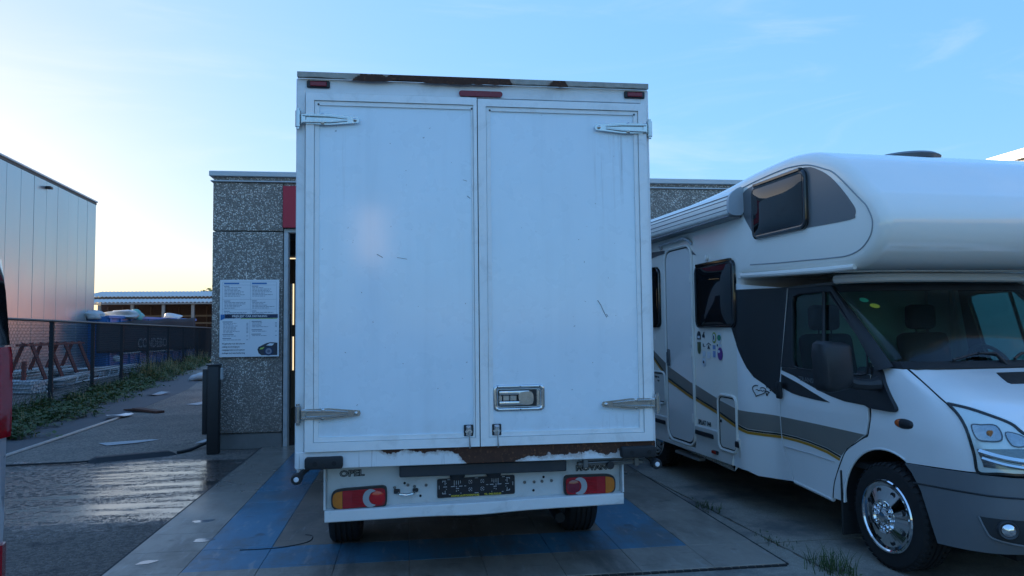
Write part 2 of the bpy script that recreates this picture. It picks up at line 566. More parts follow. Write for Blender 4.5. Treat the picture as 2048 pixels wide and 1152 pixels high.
# ------------------------------------------------------------------ wash hall of exposed pebble concrete
def pebble_mat():
    t = world_co(NT('pebble_concrete'))
    v1 = t.voro(56)
    v2 = t.voro(33)
    sp = t.n('ShaderNodeSeparateColor'); t.put(sp.inputs[0], v1[1])
    sp2 = t.n('ShaderNodeSeparateColor'); t.put(sp2.inputs[0], v2[1])
    a = t.step(t.math('ADD', t.math('MULTIPLY', sp.outputs[0], .7), t.math('MULTIPLY', sp2.outputs[1], .4)), .25, .95)
    c = t.mix(a, (.19, .162, .138), (.97, .87, .76))
    c = t.mix(t.step(v1[0], .30, .62), c, (.24, .205, .175))
    big = t.noise(1.3, 6, .65, vec=t.map((1.4, 1.4, .35)))
    c = t.mix(t.math('MULTIPLY', t.step(big, .42, .66), .62), c, (.17, .145, .125))
    gx = t.xyz()
    c = t.mix(t.math('MULTIPLY', t.step(t.math('ADD', gx[2], t.math('MULTIPLY', big, .7)), 1.15, .35), .45), c, (.13, .11, .095))
    h = t.math('SUBTRACT', 1.0, v1[0])
    t.bsdf(Base_Color=c, Roughness=.7, Normal=t.bump(h, .9, .012), Specular_IOR_Level=.35)
    return t.m
PEB = pebble_mat()
PLINTH = M('plinth_concrete', (.16, .16, .155), .85, var=.25, scale=4, bump=.3, dirt=.5)
CAPM = M('parapet_metal', (.48, .50, .52), .45, metal=.3, var=.08)
STEEL = M('painted_steel', (.42, .44, .45), .42, metal=.2, var=.12, dirt=.3)
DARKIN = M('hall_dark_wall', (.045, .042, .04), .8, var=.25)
hall = thing('wash_hall', (0, 10.7, 0), 'low flat-roofed wash hall clad in speckled pebble concrete panels behind the box truck', 'building')
def panel(x0, x1, z0, z1, y0=0.0, y1=.22, m=PEB, name='concrete_panel'):
    obj(name, MB().rbox(x0, x1, y0, y1, z0, z1, .008, 1), m, hall, smooth=False)
HT = 3.70
OX0, OX1 = -1.735, 2.95
panel(-2.69, OX0 - .008, .215, 3.005); panel(-2.69, OX0 - .008, 3.02, HT)
panel(OX0 + .0, .6, 3.06, HT); panel(.615, OX1, 3.06, HT)
panel(OX1 + .015, 5.4, .215, 3.005); panel(OX1 + .015, 5.4, 3.02, HT)
panel(5.415, 7.64, .215, 3.005); panel(5.415, 7.64, 3.02, HT)
obj('plinth', MB().rbox(-2.675, OX0 - .01, .02, .2, -.01, .205, .006, 1), PLINTH, hall, smooth=False)
obj('plinth', MB().rbox(OX1 + .02, 7.64, .02, .2, -.01, .205, .006, 1), PLINTH, hall, smooth=False)
obj('lintel', MB().box(OX0, OX1, .03, .2, 3.005, 3.05), STEEL, hall, smooth=False)
# parapet: thin drip strip, dark joint, metal cap
obj('drip_strip', MB().rbox(-2.72, 7.64, -.03, .2, HT + .006, HT + .026, .004, 1), CAPM, hall, smooth=False)
obj('parapet', MB().box(-2.68, 7.64, .005, .2, HT + .028, HT + .078), PEB, hall, smooth=False)
obj('parapet_cap', MB().rbox(-2.74, 7.60, -.04, .26, HT + .08, HT + .155, .008, 1), CAPM, hall, smooth=False)
for x0 in (OX0 + .004, OX1 - .074):
    obj('door_jamb', MB().rbox(x0, x0 + .06, -.005, .16, 0, 3.0, .006, 1), STEEL, hall, smooth=False)
# side wall, roof, inner lining
SWN = MB().box(-2.685, -2.46, .225, 11.5, -.01, HT + .07)
obj('side_wall', SWN, PEB, hall, smooth=False)
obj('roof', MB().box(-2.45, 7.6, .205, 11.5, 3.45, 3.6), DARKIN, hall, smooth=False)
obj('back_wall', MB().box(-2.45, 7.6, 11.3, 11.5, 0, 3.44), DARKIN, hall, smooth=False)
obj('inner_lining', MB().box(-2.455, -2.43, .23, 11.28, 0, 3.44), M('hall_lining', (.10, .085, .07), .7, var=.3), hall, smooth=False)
obj('hall_floor', MB().box(-2.43, 7.6, .30, 11.28, -.011, .0015), M('hall_floor_wet', (.05, .05, .052), .22, var=.3, bump=.05), hall, smooth=False)
for k in range(3):
    obj('roof_beam', MB().box(-2.42, 7.5, 1.8 + k * 3, 2.0 + k * 3, 3.12, 3.44), M('beam_grey', (.10, .10, .10), .6), hall, smooth=False)

# wing on the right, its parapet catches the low sun
wing = thing('side_wing', (7.9, 0, 0), 'pebble concrete side wing on the right, only its sunlit top edge showing over the motorhome', 'building')
for k in range(6):
    y0 = 10.9 - 2.6 * (k + 1); y1 = 10.9 - 2.6 * k - .015
    if k == 1:   # the bay with a window
        for a, b_, c, d in ((y0, y0 + .75, .2, 3.0), (y1 - .75, y1, .2, 3.0), (y0 + .755, y1 - .755, .2, 1.25), (y0 + .755, y1 - .755, 2.25, 3.0)):
            obj('concrete_panel', MB().box(0, .22, a, b_, c, d), M('pale_render', (.62, .70, .66), .8, var=.06), wing, smooth=False)
        w = obj('window', MB().box(.08, .11, y0 + .76, y1 - .76, 1.255, 2.245), glass('wing_glass', (.2, .25, .25), .3), wing, smooth=False)
        fr = MB()
        ya, yb = y0 + .757, y1 - .757
        for q in ((ya, yb, 1.252, 1.32), (ya, yb, 2.18, 2.248), (ya, ya + .06, 1.325, 2.175), (yb - .06, yb, 1.325, 2.175)):
            fr.box(.04, .14, q[0], q[1], q[2], q[3])
        obj('frame', fr, M('white_upvc', (.75, .76, .75), .4), w, smooth=False)
        obj('sill', MB().box(-.05, .0, ya, yb, 1.21, 1.248), PLINTH, w, smooth=False)
    else:
        obj('concrete_panel', MB().rbox(0, .22, y0, y1, .2, 3.0, .006, 1), M('pale_render', (.62, .70, .66), .8, var=.06) if k in (0, 2) else PEB, wing, smooth=False)
    obj('concrete_panel', MB().rbox(0, .22, y0, y1, 3.015, HT + .02, .006, 1), PEB, wing, smooth=False)
obj('plinth', MB().box(.02, .2, -4.7, 10.88, -.01, .19), PLINTH, wing, smooth=False)
obj('parapet_cap', MB().rbox(-.05, .27, -4.72, 10.66, HT + .03, HT + .16, .008, 1), CAPM, wing, smooth=False)
obj('roof', MB().box(.225, 6, -4.7, 10.6, 3.4, 3.55), DARKIN, wing, smooth=False)

# red sign panel over the opening
RED = M('sign_red', (.42, .012, .035), .45, var=.05)
tag(obj('sign_panel', MB().rbox(-1.742, 2.7, -.045, -.002, 3.062, 3.655, .004, 1), RED, loc=(0, 10.7, 0), smooth=False),
    'plain red sign panel fixed above the hall opening, mostly hidden by the truck', 'sign')

# price list on the pebble wall
PW = M('sign_white', (.72, .75, .78), .35, var=.03)
PINK = M('print_ink', (.03, .035, .05), .5); PBLUE = M('print_blue', (.02, .16, .42), .45); PNAVY = M('print_navy', (.008, .03, .09), .4); PLIME = M('print_lime', (.40, .55, .10), .5)
PGREY = M('print_grey', (.20, .24, .30), .5)
sg = thing('price_sign', (-2.575, 10.655, 1.262), 'white printed price list board with navy band screwed to the pebble wall', 'sign')
SW, SH = .79, 1.068
obj('board', MB().rbox(0, SW, 0, .025, 0, SH, .003, 1), PW, sg, smooth=False)
def sgq(mb, x0, x1, z0, z1, d=.0012): mb.box(x0, x1, -d, -.0002, z0, z1)
band = MB(); sgq(band, .07, SW - .015, .535, .588)
obj('title_band', band, PNAVY, sg, smooth=False)
bl = MB(); bl.prism([(.012, .588), (.012, .505), (.068, .532), (.068, .588)], lambda a, b, d: (a, d, b), -.0012, -.0002)
obj('corner_band', bl, PBLUE, sg, smooth=False)
lm = MB(); sgq(lm, .28, SW - .02, .524, .533); obj('lime_line', lm, PLIME, sg, smooth=False)
text('title_text', 'PRIJSLIJST CAR DETAILING', .040, PW, face_mat((.40, -.0016, .561), (1, 0, 0), (0, 0, 1)), sg, bold=.0008, extrude=.0003)
rs = random.Random(3)
ln = MB(); hd = MB(); rl = MB()
def lines(x, z, n, wmax, step=.021, h=.0075):
    for k in range(n):
        w = wmax * rs.uniform(.45, 1.0); xx = x
        while xx < x + w:
            ww = rs.uniform(.018, .05); sgq(ln, xx, min(xx + ww, x + w), z - h, z); xx += ww + .007
        z -= step
    return z
for cx in (.055, .425):
    sgq(hd, cx, cx + .20, SH - .062, SH - .042)
    for (zt, n) in ((SH - .085, 7), (SH - .29, 5), (SH - .43, 6)):
        w = rs.uniform(.06, .1); sgq(ln, cx, cx + w, zt - .010, zt)
        lines(cx + .006, zt - .022, n if zt > .7 else 5, .30, .0195)
for z in (SH - .032, SH - .075, SH - .275, SH - .41, SH - .525): sgq(rl, .035, .755, z, z + .0022)
for x in (.035, .405, .755): sgq(rl, x, x + .002, SH - .525, SH - .032)
for cx, groups in ((.04, ((.49, 8), (.315, 1), (.262, 1))), (.425, ((.495, 4), (.378, 1), (.318, 1)))):
    for (zt, n) in groups:
        sgq(ln, cx, cx + rs.uniform(.11, .15), zt - .011, zt)
        lines(cx + .008, zt - .022, n, .26, .0185, .007)
        for k in range(n): sgq(ln, cx + .315, cx + .34, zt - .029 - k * .0185, zt - .022 - k * .0185)
sgq(rl, .40, .402, .24, .50)
obj('heading_print', hd, PBLUE, sg, smooth=False); obj('list_print', ln, PGREY, sg, smooth=False, kind='stuff'); obj('rule_print', rl, PGREY, sg, smooth=False)
for k, s_ in enumerate(('Wij gebruiken voor elke auto een', 'volledig stoomreiniging en', 'reinigingsproduct en droogwaxen', 'verlengen op je auto bescherming')):
    text('slogan_text', s_, .030, PINK, face_mat((.035, -.0014, .185 - k * .043), (1, 0, 0), (0, 0, 1)), sg, align='LEFT', sx=.74, bold=.0004, extrude=.0003)
# printed picture of a dark car front: fender, wheel and headlamp
car = MB()
car.prism([(.52, .05), (.505, .10), (.52, .135), (.56, .155), (.62, .185), (.68, .20), (.772, .19), (.772, .02), (.56, .02)], lambda a, b, d: (a, d, b), -.0012, -.0002)
obj('car_print', car, PINK, sg, smooth=False)
wp = MB().lathe([(.0001, -.0013), (.062, -.0013), (.062, -.0005), (.0001, -.0005)], (.655, 0, .075), 'y', 20)
obj('wheel_print', wp, PNAVY, sg, smooth=False)
wr = MB().lathe([(.020, -.0017), (.042, -.0017), (.042, -.0012), (.020, -.0012)], (.655, 0, .075), 'y', 20, closed=True)
for k in range(5):
    a = 2 * pi * k / 5
    wr.prism([(.655 + .02 * math.cos(a - .3), .075 + .02 * math.sin(a - .3)), (.655 + .02 * math.cos(a + .3), .075 + .02 * math.sin(a + .3)), (.655 + .002 * math.cos(a), .075 + .002 * math.sin(a))], lambda a_, b_, d: (a_, d, b_), -.0017, -.0012)
obj('rim_print', wr, PGREY, sg, smooth=False)
hp = MB(); hp.prism([(.53, .10), (.545, .12), (.60, .135), (.575, .105)], lambda a, b, d: (a, d, b), -.0017, -.0011)
obj('lamp_print', hp, PLIME, sg, smooth=False)
wsx = MB(); wsx.prism([(.62, .155), (.67, .185), (.73, .18), (.70, .15)], lambda a, b, d: (a, d, b), -.0017, -.0011)
obj('glass_print', wsx, PW, sg, smooth=False)

# lamps glowing inside the hall
TUBE = emit('tube_glow', (1.0, .80, .50), .17)
def tube_light(p0, p1, label):
    c = (Vector(p0) + Vector(p1)) / 2
    t_ = thing('tube_lamp', c, label, 'lamp', group='lit tube lamps inside the wash hall')
    a, b_ = Vector(p0) - c, Vector(p1) - c
    off = Vector((-.035, 0, 0)) if abs(a.z) > .1 else Vector((0, 0, .045))
    obj('tube', MB().tube([a, b_], .011, 8), TUBE, t_)
    obj('housing', MB().tube([a + off, b_ + off], .024, 6), STEEL, t_)
tube_light((-1.94, 13.0, .95), (-1.94, 13.0, 1.52), 'lower of the upright lit tube lamps inside the dark hall')
tube_light((-1.94, 13.0, 1.72), (-1.94, 13.0, 2.42), 'upper of the upright lit tube lamps inside the dark hall')
tube_light((-2.2, 14.0, 2.95), (-1.5, 14.0, 2.95), 'level lit tube lamp high inside the dark hall')
tube_light((3.2, 13.0, 1.0), (3.2, 13.0, 2.4), 'upright lit tube lamp inside the hall on the far side of the truck')
SHM = M('rack_dark', (.05, .047, .045), .6, var=.3)
rk = thing('storage_rack', (-2.18, 12.2, 0), 'dark storage rack with shelves just inside the hall opening', 'rack')
for sx in (-.2, .2):
    for sy in (-.7, .7): obj('upright', MB().box(sx - .02, sx + .02, sy - .02, sy + .02, .002, 1.9), SHM, rk, smooth=False)
for z in (.25, .75, 1.2): obj('shelf', MB().box(-.175, .175, -.675, .675, z, z + .03), SHM, rk, smooth=False)
for k, (y, z, w, h, c) in enumerate(((-.45, .28, .3, .28, (.10, .06, .03)), (-.05, .28, .3, .22, (.03, .04, .06)), (-.4, .78, .28, .24, (.12, .10, .08)), (.1, .78, .3, .3, (.05, .05, .05)))):
    tag(obj('storage_box', MB().rbox(-2.18 - .15, -2.18 + .15, 12.2 + y - w / 2, 12.2 + y + w / 2, z + .002, z + h, .01, 1), M('box%d' % k, c, .7)),
        ['brown box on the lowest shelf of the rack, nearest the opening', 'dark blue box on the lowest shelf of the rack', 'tan box on the middle shelf of the rack', 'black box on the middle shelf of the rack'][k], 'box')
# gate post at the corner of the hall
BLK = M('black_steel', (.012, .013, .016), .5, var=.3, scale=9)
gp = thing('gate_post', (-2.58, 10.42, -.012), 'black steel gate post with catch at the left corner of the wash hall', 'gate post')
obj('post', MB().rbox(-.075, .075, -.07, .07, 0, 1.17, .014, 2), BLK, gp)
obj('catch_plate', MB().rbox(-.145, -.08, -.03, .07, .26, 1.13, .012, 2), BLK, gp)
obj('post_cap', MB().rbox(-.085, .085, -.08, .08, 1.171, 1.19, .006, 1), BLK, gp)
obj('bracket', MB().rbox(.077, .115, -.03, .03, .98, 1.14, .01, 1), STEEL, gp)
# ------------------------------------------------------------------ white box truck
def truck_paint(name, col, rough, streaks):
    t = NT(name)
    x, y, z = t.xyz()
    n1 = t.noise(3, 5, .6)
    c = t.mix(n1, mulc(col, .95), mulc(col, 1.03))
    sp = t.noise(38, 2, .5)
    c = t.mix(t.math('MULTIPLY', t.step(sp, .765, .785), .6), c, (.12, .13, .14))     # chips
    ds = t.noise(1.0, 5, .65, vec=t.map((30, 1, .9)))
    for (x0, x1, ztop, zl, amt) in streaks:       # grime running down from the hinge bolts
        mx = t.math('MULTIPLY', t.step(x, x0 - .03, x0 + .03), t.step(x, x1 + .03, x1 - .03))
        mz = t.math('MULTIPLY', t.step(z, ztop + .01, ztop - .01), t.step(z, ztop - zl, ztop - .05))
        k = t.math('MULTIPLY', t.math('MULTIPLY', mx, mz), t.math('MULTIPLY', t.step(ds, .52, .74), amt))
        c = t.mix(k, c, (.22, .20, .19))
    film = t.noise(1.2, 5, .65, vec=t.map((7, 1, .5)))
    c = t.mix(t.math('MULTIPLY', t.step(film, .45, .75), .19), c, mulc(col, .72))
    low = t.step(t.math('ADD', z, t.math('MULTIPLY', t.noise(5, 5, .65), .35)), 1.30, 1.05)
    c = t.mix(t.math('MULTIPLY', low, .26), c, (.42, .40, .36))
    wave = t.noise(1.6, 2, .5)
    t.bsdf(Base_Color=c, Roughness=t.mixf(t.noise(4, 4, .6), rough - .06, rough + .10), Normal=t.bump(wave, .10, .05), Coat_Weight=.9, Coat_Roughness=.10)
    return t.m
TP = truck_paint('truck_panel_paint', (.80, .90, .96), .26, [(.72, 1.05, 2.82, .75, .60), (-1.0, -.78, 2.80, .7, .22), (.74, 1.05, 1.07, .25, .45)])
TTRIM = M('truck_trim', (.84, .86, .86), .42, metal=.1, var=.06, dirt=.25, dirtcol=(.40, .38, .35), scale=9)
TBODY = M('truck_body_white', (.80, .82, .82), .4, var=.06, dirt=.25, dirtcol=(.35, .33, .30))
BUMP = M('truck_bumper_grey', (.56, .58, .57), .45, var=.1, dirt=.45, dirtcol=(.22, .22, .21), scale=5)
ZINC = M('zinc_plate', (.56, .57, .56), .20, metal=.95, var=.10, scale=14, dirt=.3, dirtcol=(.34, .30, .25), rvar=.06)
BLKP = M('black_plastic', (.016, .018, .021), .5, var=.2)
RUBB = M('tyre_rubber', (.014, .014, .015), .8, var=.25, bump=.15, bscale=60)
UNDER = M('underbody', (.012, .012, .013), .85, var=.3)
REDL = M('red_lens', (.36, .005, .012), .14, var=.45, scale=16, coat=.6)
DRED = M('dull_red_lens', (.22, .008, .018), .25, var=.12)
ORL = M('amber_lens', (.55, .16, .012), .16, var=.30, scale=18, coat=.5)
WHL = M('clear_lens', (.36, .37, .38), .15, var=.06, coat=.5)

def rust_mat(name, lo, hi, amp, sgn, bands, p0=(.72, .74, .75), p1=(.82, .83, .83)):
    """white paint flaking off rusty steel; the flaking edge wanders with x"""
    t = NT(name)
    x, y, z = t.xyz()
    n = t.noise(5.5, 6, .68, vec=t.map((1, 1, 1.2)))
    n2 = t.noise(22, 4, .6)
    rust = t.mix(n2, (.035, .016, .011), (.10, .042, .024))
    rust = t.mix(t.step(t.noise(60, 3, .6), .55, .7), rust, (.16, .07, .035))
    paint = t.mix(n2, p0, p1)
    drip = t.noise(1, 4, .6, vec=t.map((70, 1, 2)))
    paint = t.mix(t.math('MULTIPLY', t.step(drip, .60, .72), .5), paint, (.16, .12, .10))
    k = t.math('DIVIDE', t.math('SUBTRACT', z, lo), hi - lo)
    k = t.math('ADD', t.math('MULTIPLY', k, sgn), t.math('MULTIPLY', t.math('SUBTRACT', n, .5), amp))
    for (x0, x1, a) in bands:
        b_ = t.math('MULTIPLY', t.step(x, x0 - .07, x0 + .07), t.step(x, x1 + .07, x1 - .07))
        k = t.math('ADD', k, t.math('MULTIPLY', b_, a))
    f = t.step(k, .485, .515)
    paint = t.mix(t.math('MULTIPLY', t.step(t.math('ADD', k, t.math('MULTIPLY', t.math('SUBTRACT', n2, .5), .5)), .28, .52), .55), paint, (.30, .19, .13))
    col = t.mix(f, paint, rust)
    t.bsdf(Base_Color=col, Roughness=t.mixf(f, .4, .9), Normal=t.bump(t.math('MULTIPLY', f, -1), .6, .004))
    return t.m

TX, TY = .434, 4.5
truck = thing('box_truck', (TX, TY, 0), 'white box truck seen from behind with closed rear doors and rusty edges', 'truck')
BW, BL = 1.082, 3.85
# box shell: sides, roof, floor, front
obj('box_side', MB().rbox(-BW, -BW + .04, .03, BL, .80, 3.10, .006, 1), TBODY, truck, smooth=False)
obj('box_side', MB().rbox(BW - .04, BW, .03, BL, .80, 3.10, .006, 1), TBODY, truck, smooth=False)
obj('box_front', MB().box(-BW + .042, BW - .042, BL - .04, BL, .80, 3.10), TBODY, truck, smooth=False)
obj('box_roof', MB().rbox(-BW, BW, .072, BL, 3.102, 3.13, .006, 1), TBODY, truck, smooth=False)
obj('box_floor', MB().box(-BW + .042, BW - .042, .05, BL - .042, .80, .86), UNDER, truck, smooth=False)
for s in (-1, 1):
    obj('corner_rail', MB().rbox(s * BW - .012 - (.0 if s < 0 else .032), s * BW + .012 + (.032 if s < 0 else 0), -.004, .07, .80, 3.121, .006, 1), TBODY, truck, smooth=False)
    obj('side_rail', MB().rbox(s * BW - .012, s * BW + .012, .075, BL + .005, .76, .86, .006, 1), TBODY, truck, smooth=False)
# header with peeling roof lip
obj('header', MB().rbox(-BW + .034, BW - .034, -.002, .05, 3.035, 3.121, .003, 1), TBODY, truck, smooth=False)
lip = MB()
n = 64
top, bot = [], []
for i in range(n + 1):
    x = -BW - .004 + (2 * BW + .008) * i / n
    e = 0
    for (c, w, h) in ((-.66, .16, .016), (-.18, .20, .018), (.06, .12, .014), (.52, .06, .012)):
        e = max(e, h * max(0, 1 - ((x - c) / w) ** 4))
    top.append((x, -.035, 3.152)); bot.append((x, -.035, 3.122 - e + random.gauss(0, .0015)))
back = [(p[0], .04, 3.152) for p in top]; backb = [(p[0], .0, 3.122) for p in top]
lip.loft([back, top, bot, backb], caps=False, ring_closed=False)
LIPM = rust_mat('rusty_lip', 3.10, 3.16, .9, -.25, [(-.78, -.46, .70), (-.46, .22, .95), (.44, .58, .8), (-1.08, -.78, .34), (.28, .44, .30), (.6, 1.1, .16)], (.22, .20, .17), (.46, .43, .38))
obj('roof_lip', lip, LIPM, truck, smooth=False)
# marker lamps in black housings, long high stop lamp
for x in (-.965, 1.0):
    h = obj('marker_lamp', MB().rbox(x - .068, x + .068, -.016, -.003, 3.062, 3.108, .006, 1), BLKP, truck, smooth=False)
    obj('lens', MB().rbox(x - .048, x + .050, -.024, -.0165, 3.070, 3.100, .004, 1), DRED, h, smooth=False)
st = MB().prism(rrect(-.120, .150, 3.040, 3.074, .0168, 6), lambda a, b, d: (a, d, b), -.022, -.003)
obj('stop_lamp', st, DRED, truck)
# rear doors
def zq(b, x0, x1, z0, z1, d0, d1, r=.004): b.rbox(x0, x1, d0, d1, z0, z1, r, 1)
doors = []
for (x0, x1, zt, nm) in ((-1.035, -.012, 3.028, 'left'), (-.006, 1.068, 3.022, 'right')):
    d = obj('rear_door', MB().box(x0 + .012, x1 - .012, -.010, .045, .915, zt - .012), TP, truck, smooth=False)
    doors.append(d)
    wl, wr = (.048, .022) if nm == 'left' else (.050, .052)
    bb = .052
    # mitred outer profile
    def frame(o, i_, d0, d1, name, m):
        (X0, X1, Z0, Z1), (a0, a1, c0, c1) = o, i_
        for q in ([(X0, Z1), (X1, Z1), (a1, c1), (a0, c1)], [(X0, Z0), (X0, Z1), (a0, c1), (a0, c0)], [(X1, Z1), (X1, Z0), (a1, c0), (a1, c1)], [(X1, Z0), (X0, Z0), (a0, c0), (a1, c0)]):
            obj(name, MB().prism(q, lambda a, b, e: (a, e, b), d0, d1), m, d, smooth=False)
    o1 = (x0, x1, .900, zt); i1 = (x0 + wl, x1 - wr, .900 + bb, zt - .045)
    g_ = .003
    frame(o1, i1, -.030, -.0105, 'trim', TTRIM)
    o2 = (i1[0] + g_, i1[1] - g_, i1[2] + g_, i1[3] - g_); i2 = (o2[0] + .026, o2[1] - (.010 if nm == 'left' else .026), o2[2] + .026, o2[3] - .024)
    frame(o2, i2, -.020, -.0105, 'inner_trim', TTRIM)
    rv = MB()
    for (px, pz) in ((i2[0] - .004, i2[3] + .004), (i2[1] + .004, i2[3] + .004)):
        rv.lathe([(.006, -.0235), (.006, -.0201)], (px, 0, pz), 'y', 8)
    obj('corner_rivet', rv, BLKP, d, smooth=False)
    # panel as its own proud skin so that the joint to the trim is a real groove
# dark seam
obj('door_seal', MB().box(-.0115, -.0065, -.008, .02, .905, 3.02), BLKP, truck, smooth=False)
# hinges: pressed taper strap with ribs, bolts and barrel
def hinge(door, xe, z, s):
    b = MB()
    f = lambda a, c, d: (xe + s * a, d, z + c * .64)
    b.prism([(0.0, -.048), (.16, -.052), (.335, -.026), (.342, 0), (.335, .026), (.16, .052), (0.0, .048)], f, -.036, -.0315)
    for c in (.030, -.030):
        b.loft([[f(.01, c - .014, -.036), f(.01, c - .006, -.052), f(.01, c + .006, -.052), f(.01, c + .014, -.036)],
                [f(.17, c * .85 - .013, -.036), f(.17, c * .85 - .005, -.051), f(.17, c * .85 + .005, -.051), f(.17, c * .85 + .013, -.036)],
                [f(.27, c * .35 - .008, -.036), f(.27, c * .35 - .003, -.040), f(.27, c * .35 + .003, -.040), f(.27, c * .35 + .008, -.036)]])
    b.rbox(min(xe, xe + s * .03), max(xe, xe + s * .03), -.044, -.032, z - .030, z + .030, .004, 1)
    h = obj('hinge', b, ZINC, door)
    for (a, c) in ((.315, 0), (.125, .038), (.125, -.038)):
        q = f(a, c, 0)
        obj('bolt', MB().lathe([(.0115, -.036), (.0115, -.043), (.007, -.047), (.0001, -.048)], (q[0], 0, q[2]), 'y', 8), ZINC, h)
    br = MB().lathe([(.0001, -.062), (.011, -.062), (.011, -.050), (.017, -.048), (.017, .048), (.011, .050), (.011, .062), (.0001, .062)], (xe - s * .018, -.026, z), 'z', 12)
    obj('barrel', br, ZINC, h)
hinge(doors[0], -1.062, 2.866, 1); hinge(doors[0], -1.055, 1.118, 1)
hinge(doors[1], 1.072, 2.862, -1); hinge(doors[1], 1.085, 1.132, -1)
# recessed paddle lock
lk = (.075, .390, 1.104, 1.262)
CHR = M('worn_chrome', (.62, .63, .64), .22, metal=1.0, var=.15, scale=20)
lock = obj('door_lock', MB().prism(rrect(lk[0] + .028, lk[1] - .028, lk[2] + .028, lk[3] - .028, .01, 3), lambda a, b, d: (a, d, b), -.0135, -.0115), BLKP, doors[1], smooth=False)
bz = MB()
o_ = rrect(lk[0], lk[1], lk[2], lk[3], .030, 5); i_ = rrect(lk[0] + .024, lk[1] - .024, lk[2] + .022, lk[3] - .022, .012, 5)
L = lambda q, d: [(p[0], d, p[1]) for p in q]
bz.loft([L(o_, -.0105), L(o_, -.017), L([((p[0] * .8 + q[0] * .2), (p[1] * .8 + q[1] * .2)) for p, q in zip(o_, i_)], -.021), L([((p[0] * .3 + q[0] * .7), (p[1] * .3 + q[1] * .7)) for p, q in zip(o_, i_)], -.021), L(i_, -.015), L(i_, -.0135)], caps=False)
obj('bezel', bz, CHR, lock, ang=50)
cx, cz = lk[0] + .03, (lk[2] + lk[3]) / 2
obj('lock_body', MB().rbox(cx + .004, cx + .19, -.026, -.0137, cz - .045, cz - .018, .005, 2).rbox(cx + .004, cx + .19, -.026, -.0137, cz + .018, cz + .045, .005, 2).rbox(cx + .002, cx + .022, -.022, -.0137, cz - .017, cz + .017, .003, 1), CHR, lock)
obj('lock_plate', MB().rbox(cx + .028, cx + .068, -.020, -.0137, cz - .016, cz + .016, .003, 1).rbox(cx + .071, cx + .112, -.022, -.0137, cz - .016, cz + .016, .003, 1).lathe([(.011, -.0222), (.011, -.027), (.004, -.027), (.004, -.0225)], (cx + .091, 0, cz), 'y', 12), M('lock_steel', (.45, .44, .43), .35, metal=.9), lock)
pd = MB().prism(smooth_poly([(cx + .125, cz - .012), (cx + .122, cz + .018), (cx + .142, cz + .036), (cx + .205, cz + .034), (cx + .207, cz - .034), (cx + .142, cz - .036)], 4), lambda a, b, d: (a, d - .06 * max(0, .165 - abs(a - cx - .165)) * .10, b), -.034, -.0265)
obj('paddle', pd, CHR, lock)
obj('strike_bar', MB().rbox(lk[1] - .052, lk[1] - .030, -.019, -.0137, lk[2] + .030, lk[3] - .030, .003, 1), CHR, lock)
sc_ = MB()
for px in (.10, .24, .36):
    for pz in (lk[2] + .010, lk[3] - .010): sc_.lathe([(.0045, -.0235), (.0045, -.0212)], (px, 0, pz), 'y', 6)
obj('screw', sc_, BLKP, lock, smooth=False)
# two toggle catches with hanging rods
for (di, x) in ((0, -.078), (1, .092)):
    z0 = .992
    c_ = obj('catch', MB().rbox(x - .028, x + .028, -.024, -.0112, z0 - .030, z0 + .038, .003, 1), BLKP, doors[di], smooth=False)
    obj('buckle', MB().rbox(x - .016, x + .016, -.034, -.0245, z0 - .026, z0 + .034, .004, 1).rbox(x - .011, x + .011, -.040, -.0345, z0 + .010, z0 + .026, .003, 1).rbox(x - .022, x + .022, -.037, -.0345, z0 - .006, z0 + .004, .002, 1), CHR, c_)
    obj('pin', MB().tube([(x + .003, -.043, z0 + .002), (x + .004, -.044, z0 - .05), (x + .006, -.042, z0 - .098)], [.005, .0042, .006], 6), CHR, c_)
# scratches and dents on the skin
sm = MB()
def scratch(pts, w):
    sm.tube([(a, -.0102, b) for a, b in pts], w, 4)
scratch([(.735, 1.775), (.755, 1.745), (.772, 1.705), (.792, 1.668)], .0022)
scratch([(.790, 1.690), (.800, 1.672)], .0015)
scratch([(-.075, 2.42), (-.055, 2.405)], .002); scratch([(-.10, 2.52), (-.075, 2.512)], .0014)
scratch([(-.62, 2.06), (-.585, 2.04)], .002); scratch([(-.50, 2.04), (-.47, 2.035), (-.44, 2.03)], .0014)
rs = random.Random(11)
for k in range(30):
    x, z = rs.uniform(-.93, .95), rs.uniform(1.05, 2.9)
    if abs(x) < .08: continue
    l = rs.uniform(.003, .012); a = rs.uniform(0, 3.1)
    scratch([(x, z), (x + l * math.cos(a), z + l * math.sin(a))], rs.uniform(.0008, .002))
obj('scratch_mark', sm, M('scratch_dark', (.14, .15, .17), .6), truck, smooth=False, kind='stuff')
# rusty sill below the doors
SILL = rust_mat('rusty_sill', .80, .895, 1.1, .62, [(-1.2, -.62, -.55), (-.58, .12, .02), (-.12, .20, .62), (.20, .95, .26), (.93, 1.1, .35)])
obj('rear_sill', MB().rbox(-BW - .006, BW + .006, -.012, .05, .798, .897, .004, 1), SILL, truck, smooth=False)
# rubber buffers
for x0, x1 in ((-1.03, -.815), (.855, 1.075)):
    b_ = obj('rubber_buffer', MB().rbox(x0, x1, -.075, -.0125, .805, .872, .012, 2), D_RUB, truck)
    h_ = MB()
    for q in (.28, .78): h_.lathe([(.014, -.0765), (.014, -.0752)], (x0 + (x1 - x0) * q, 0, .838), 'y', 10)
    obj('bolt_hole', h_, UNDER, b_, smooth=False)
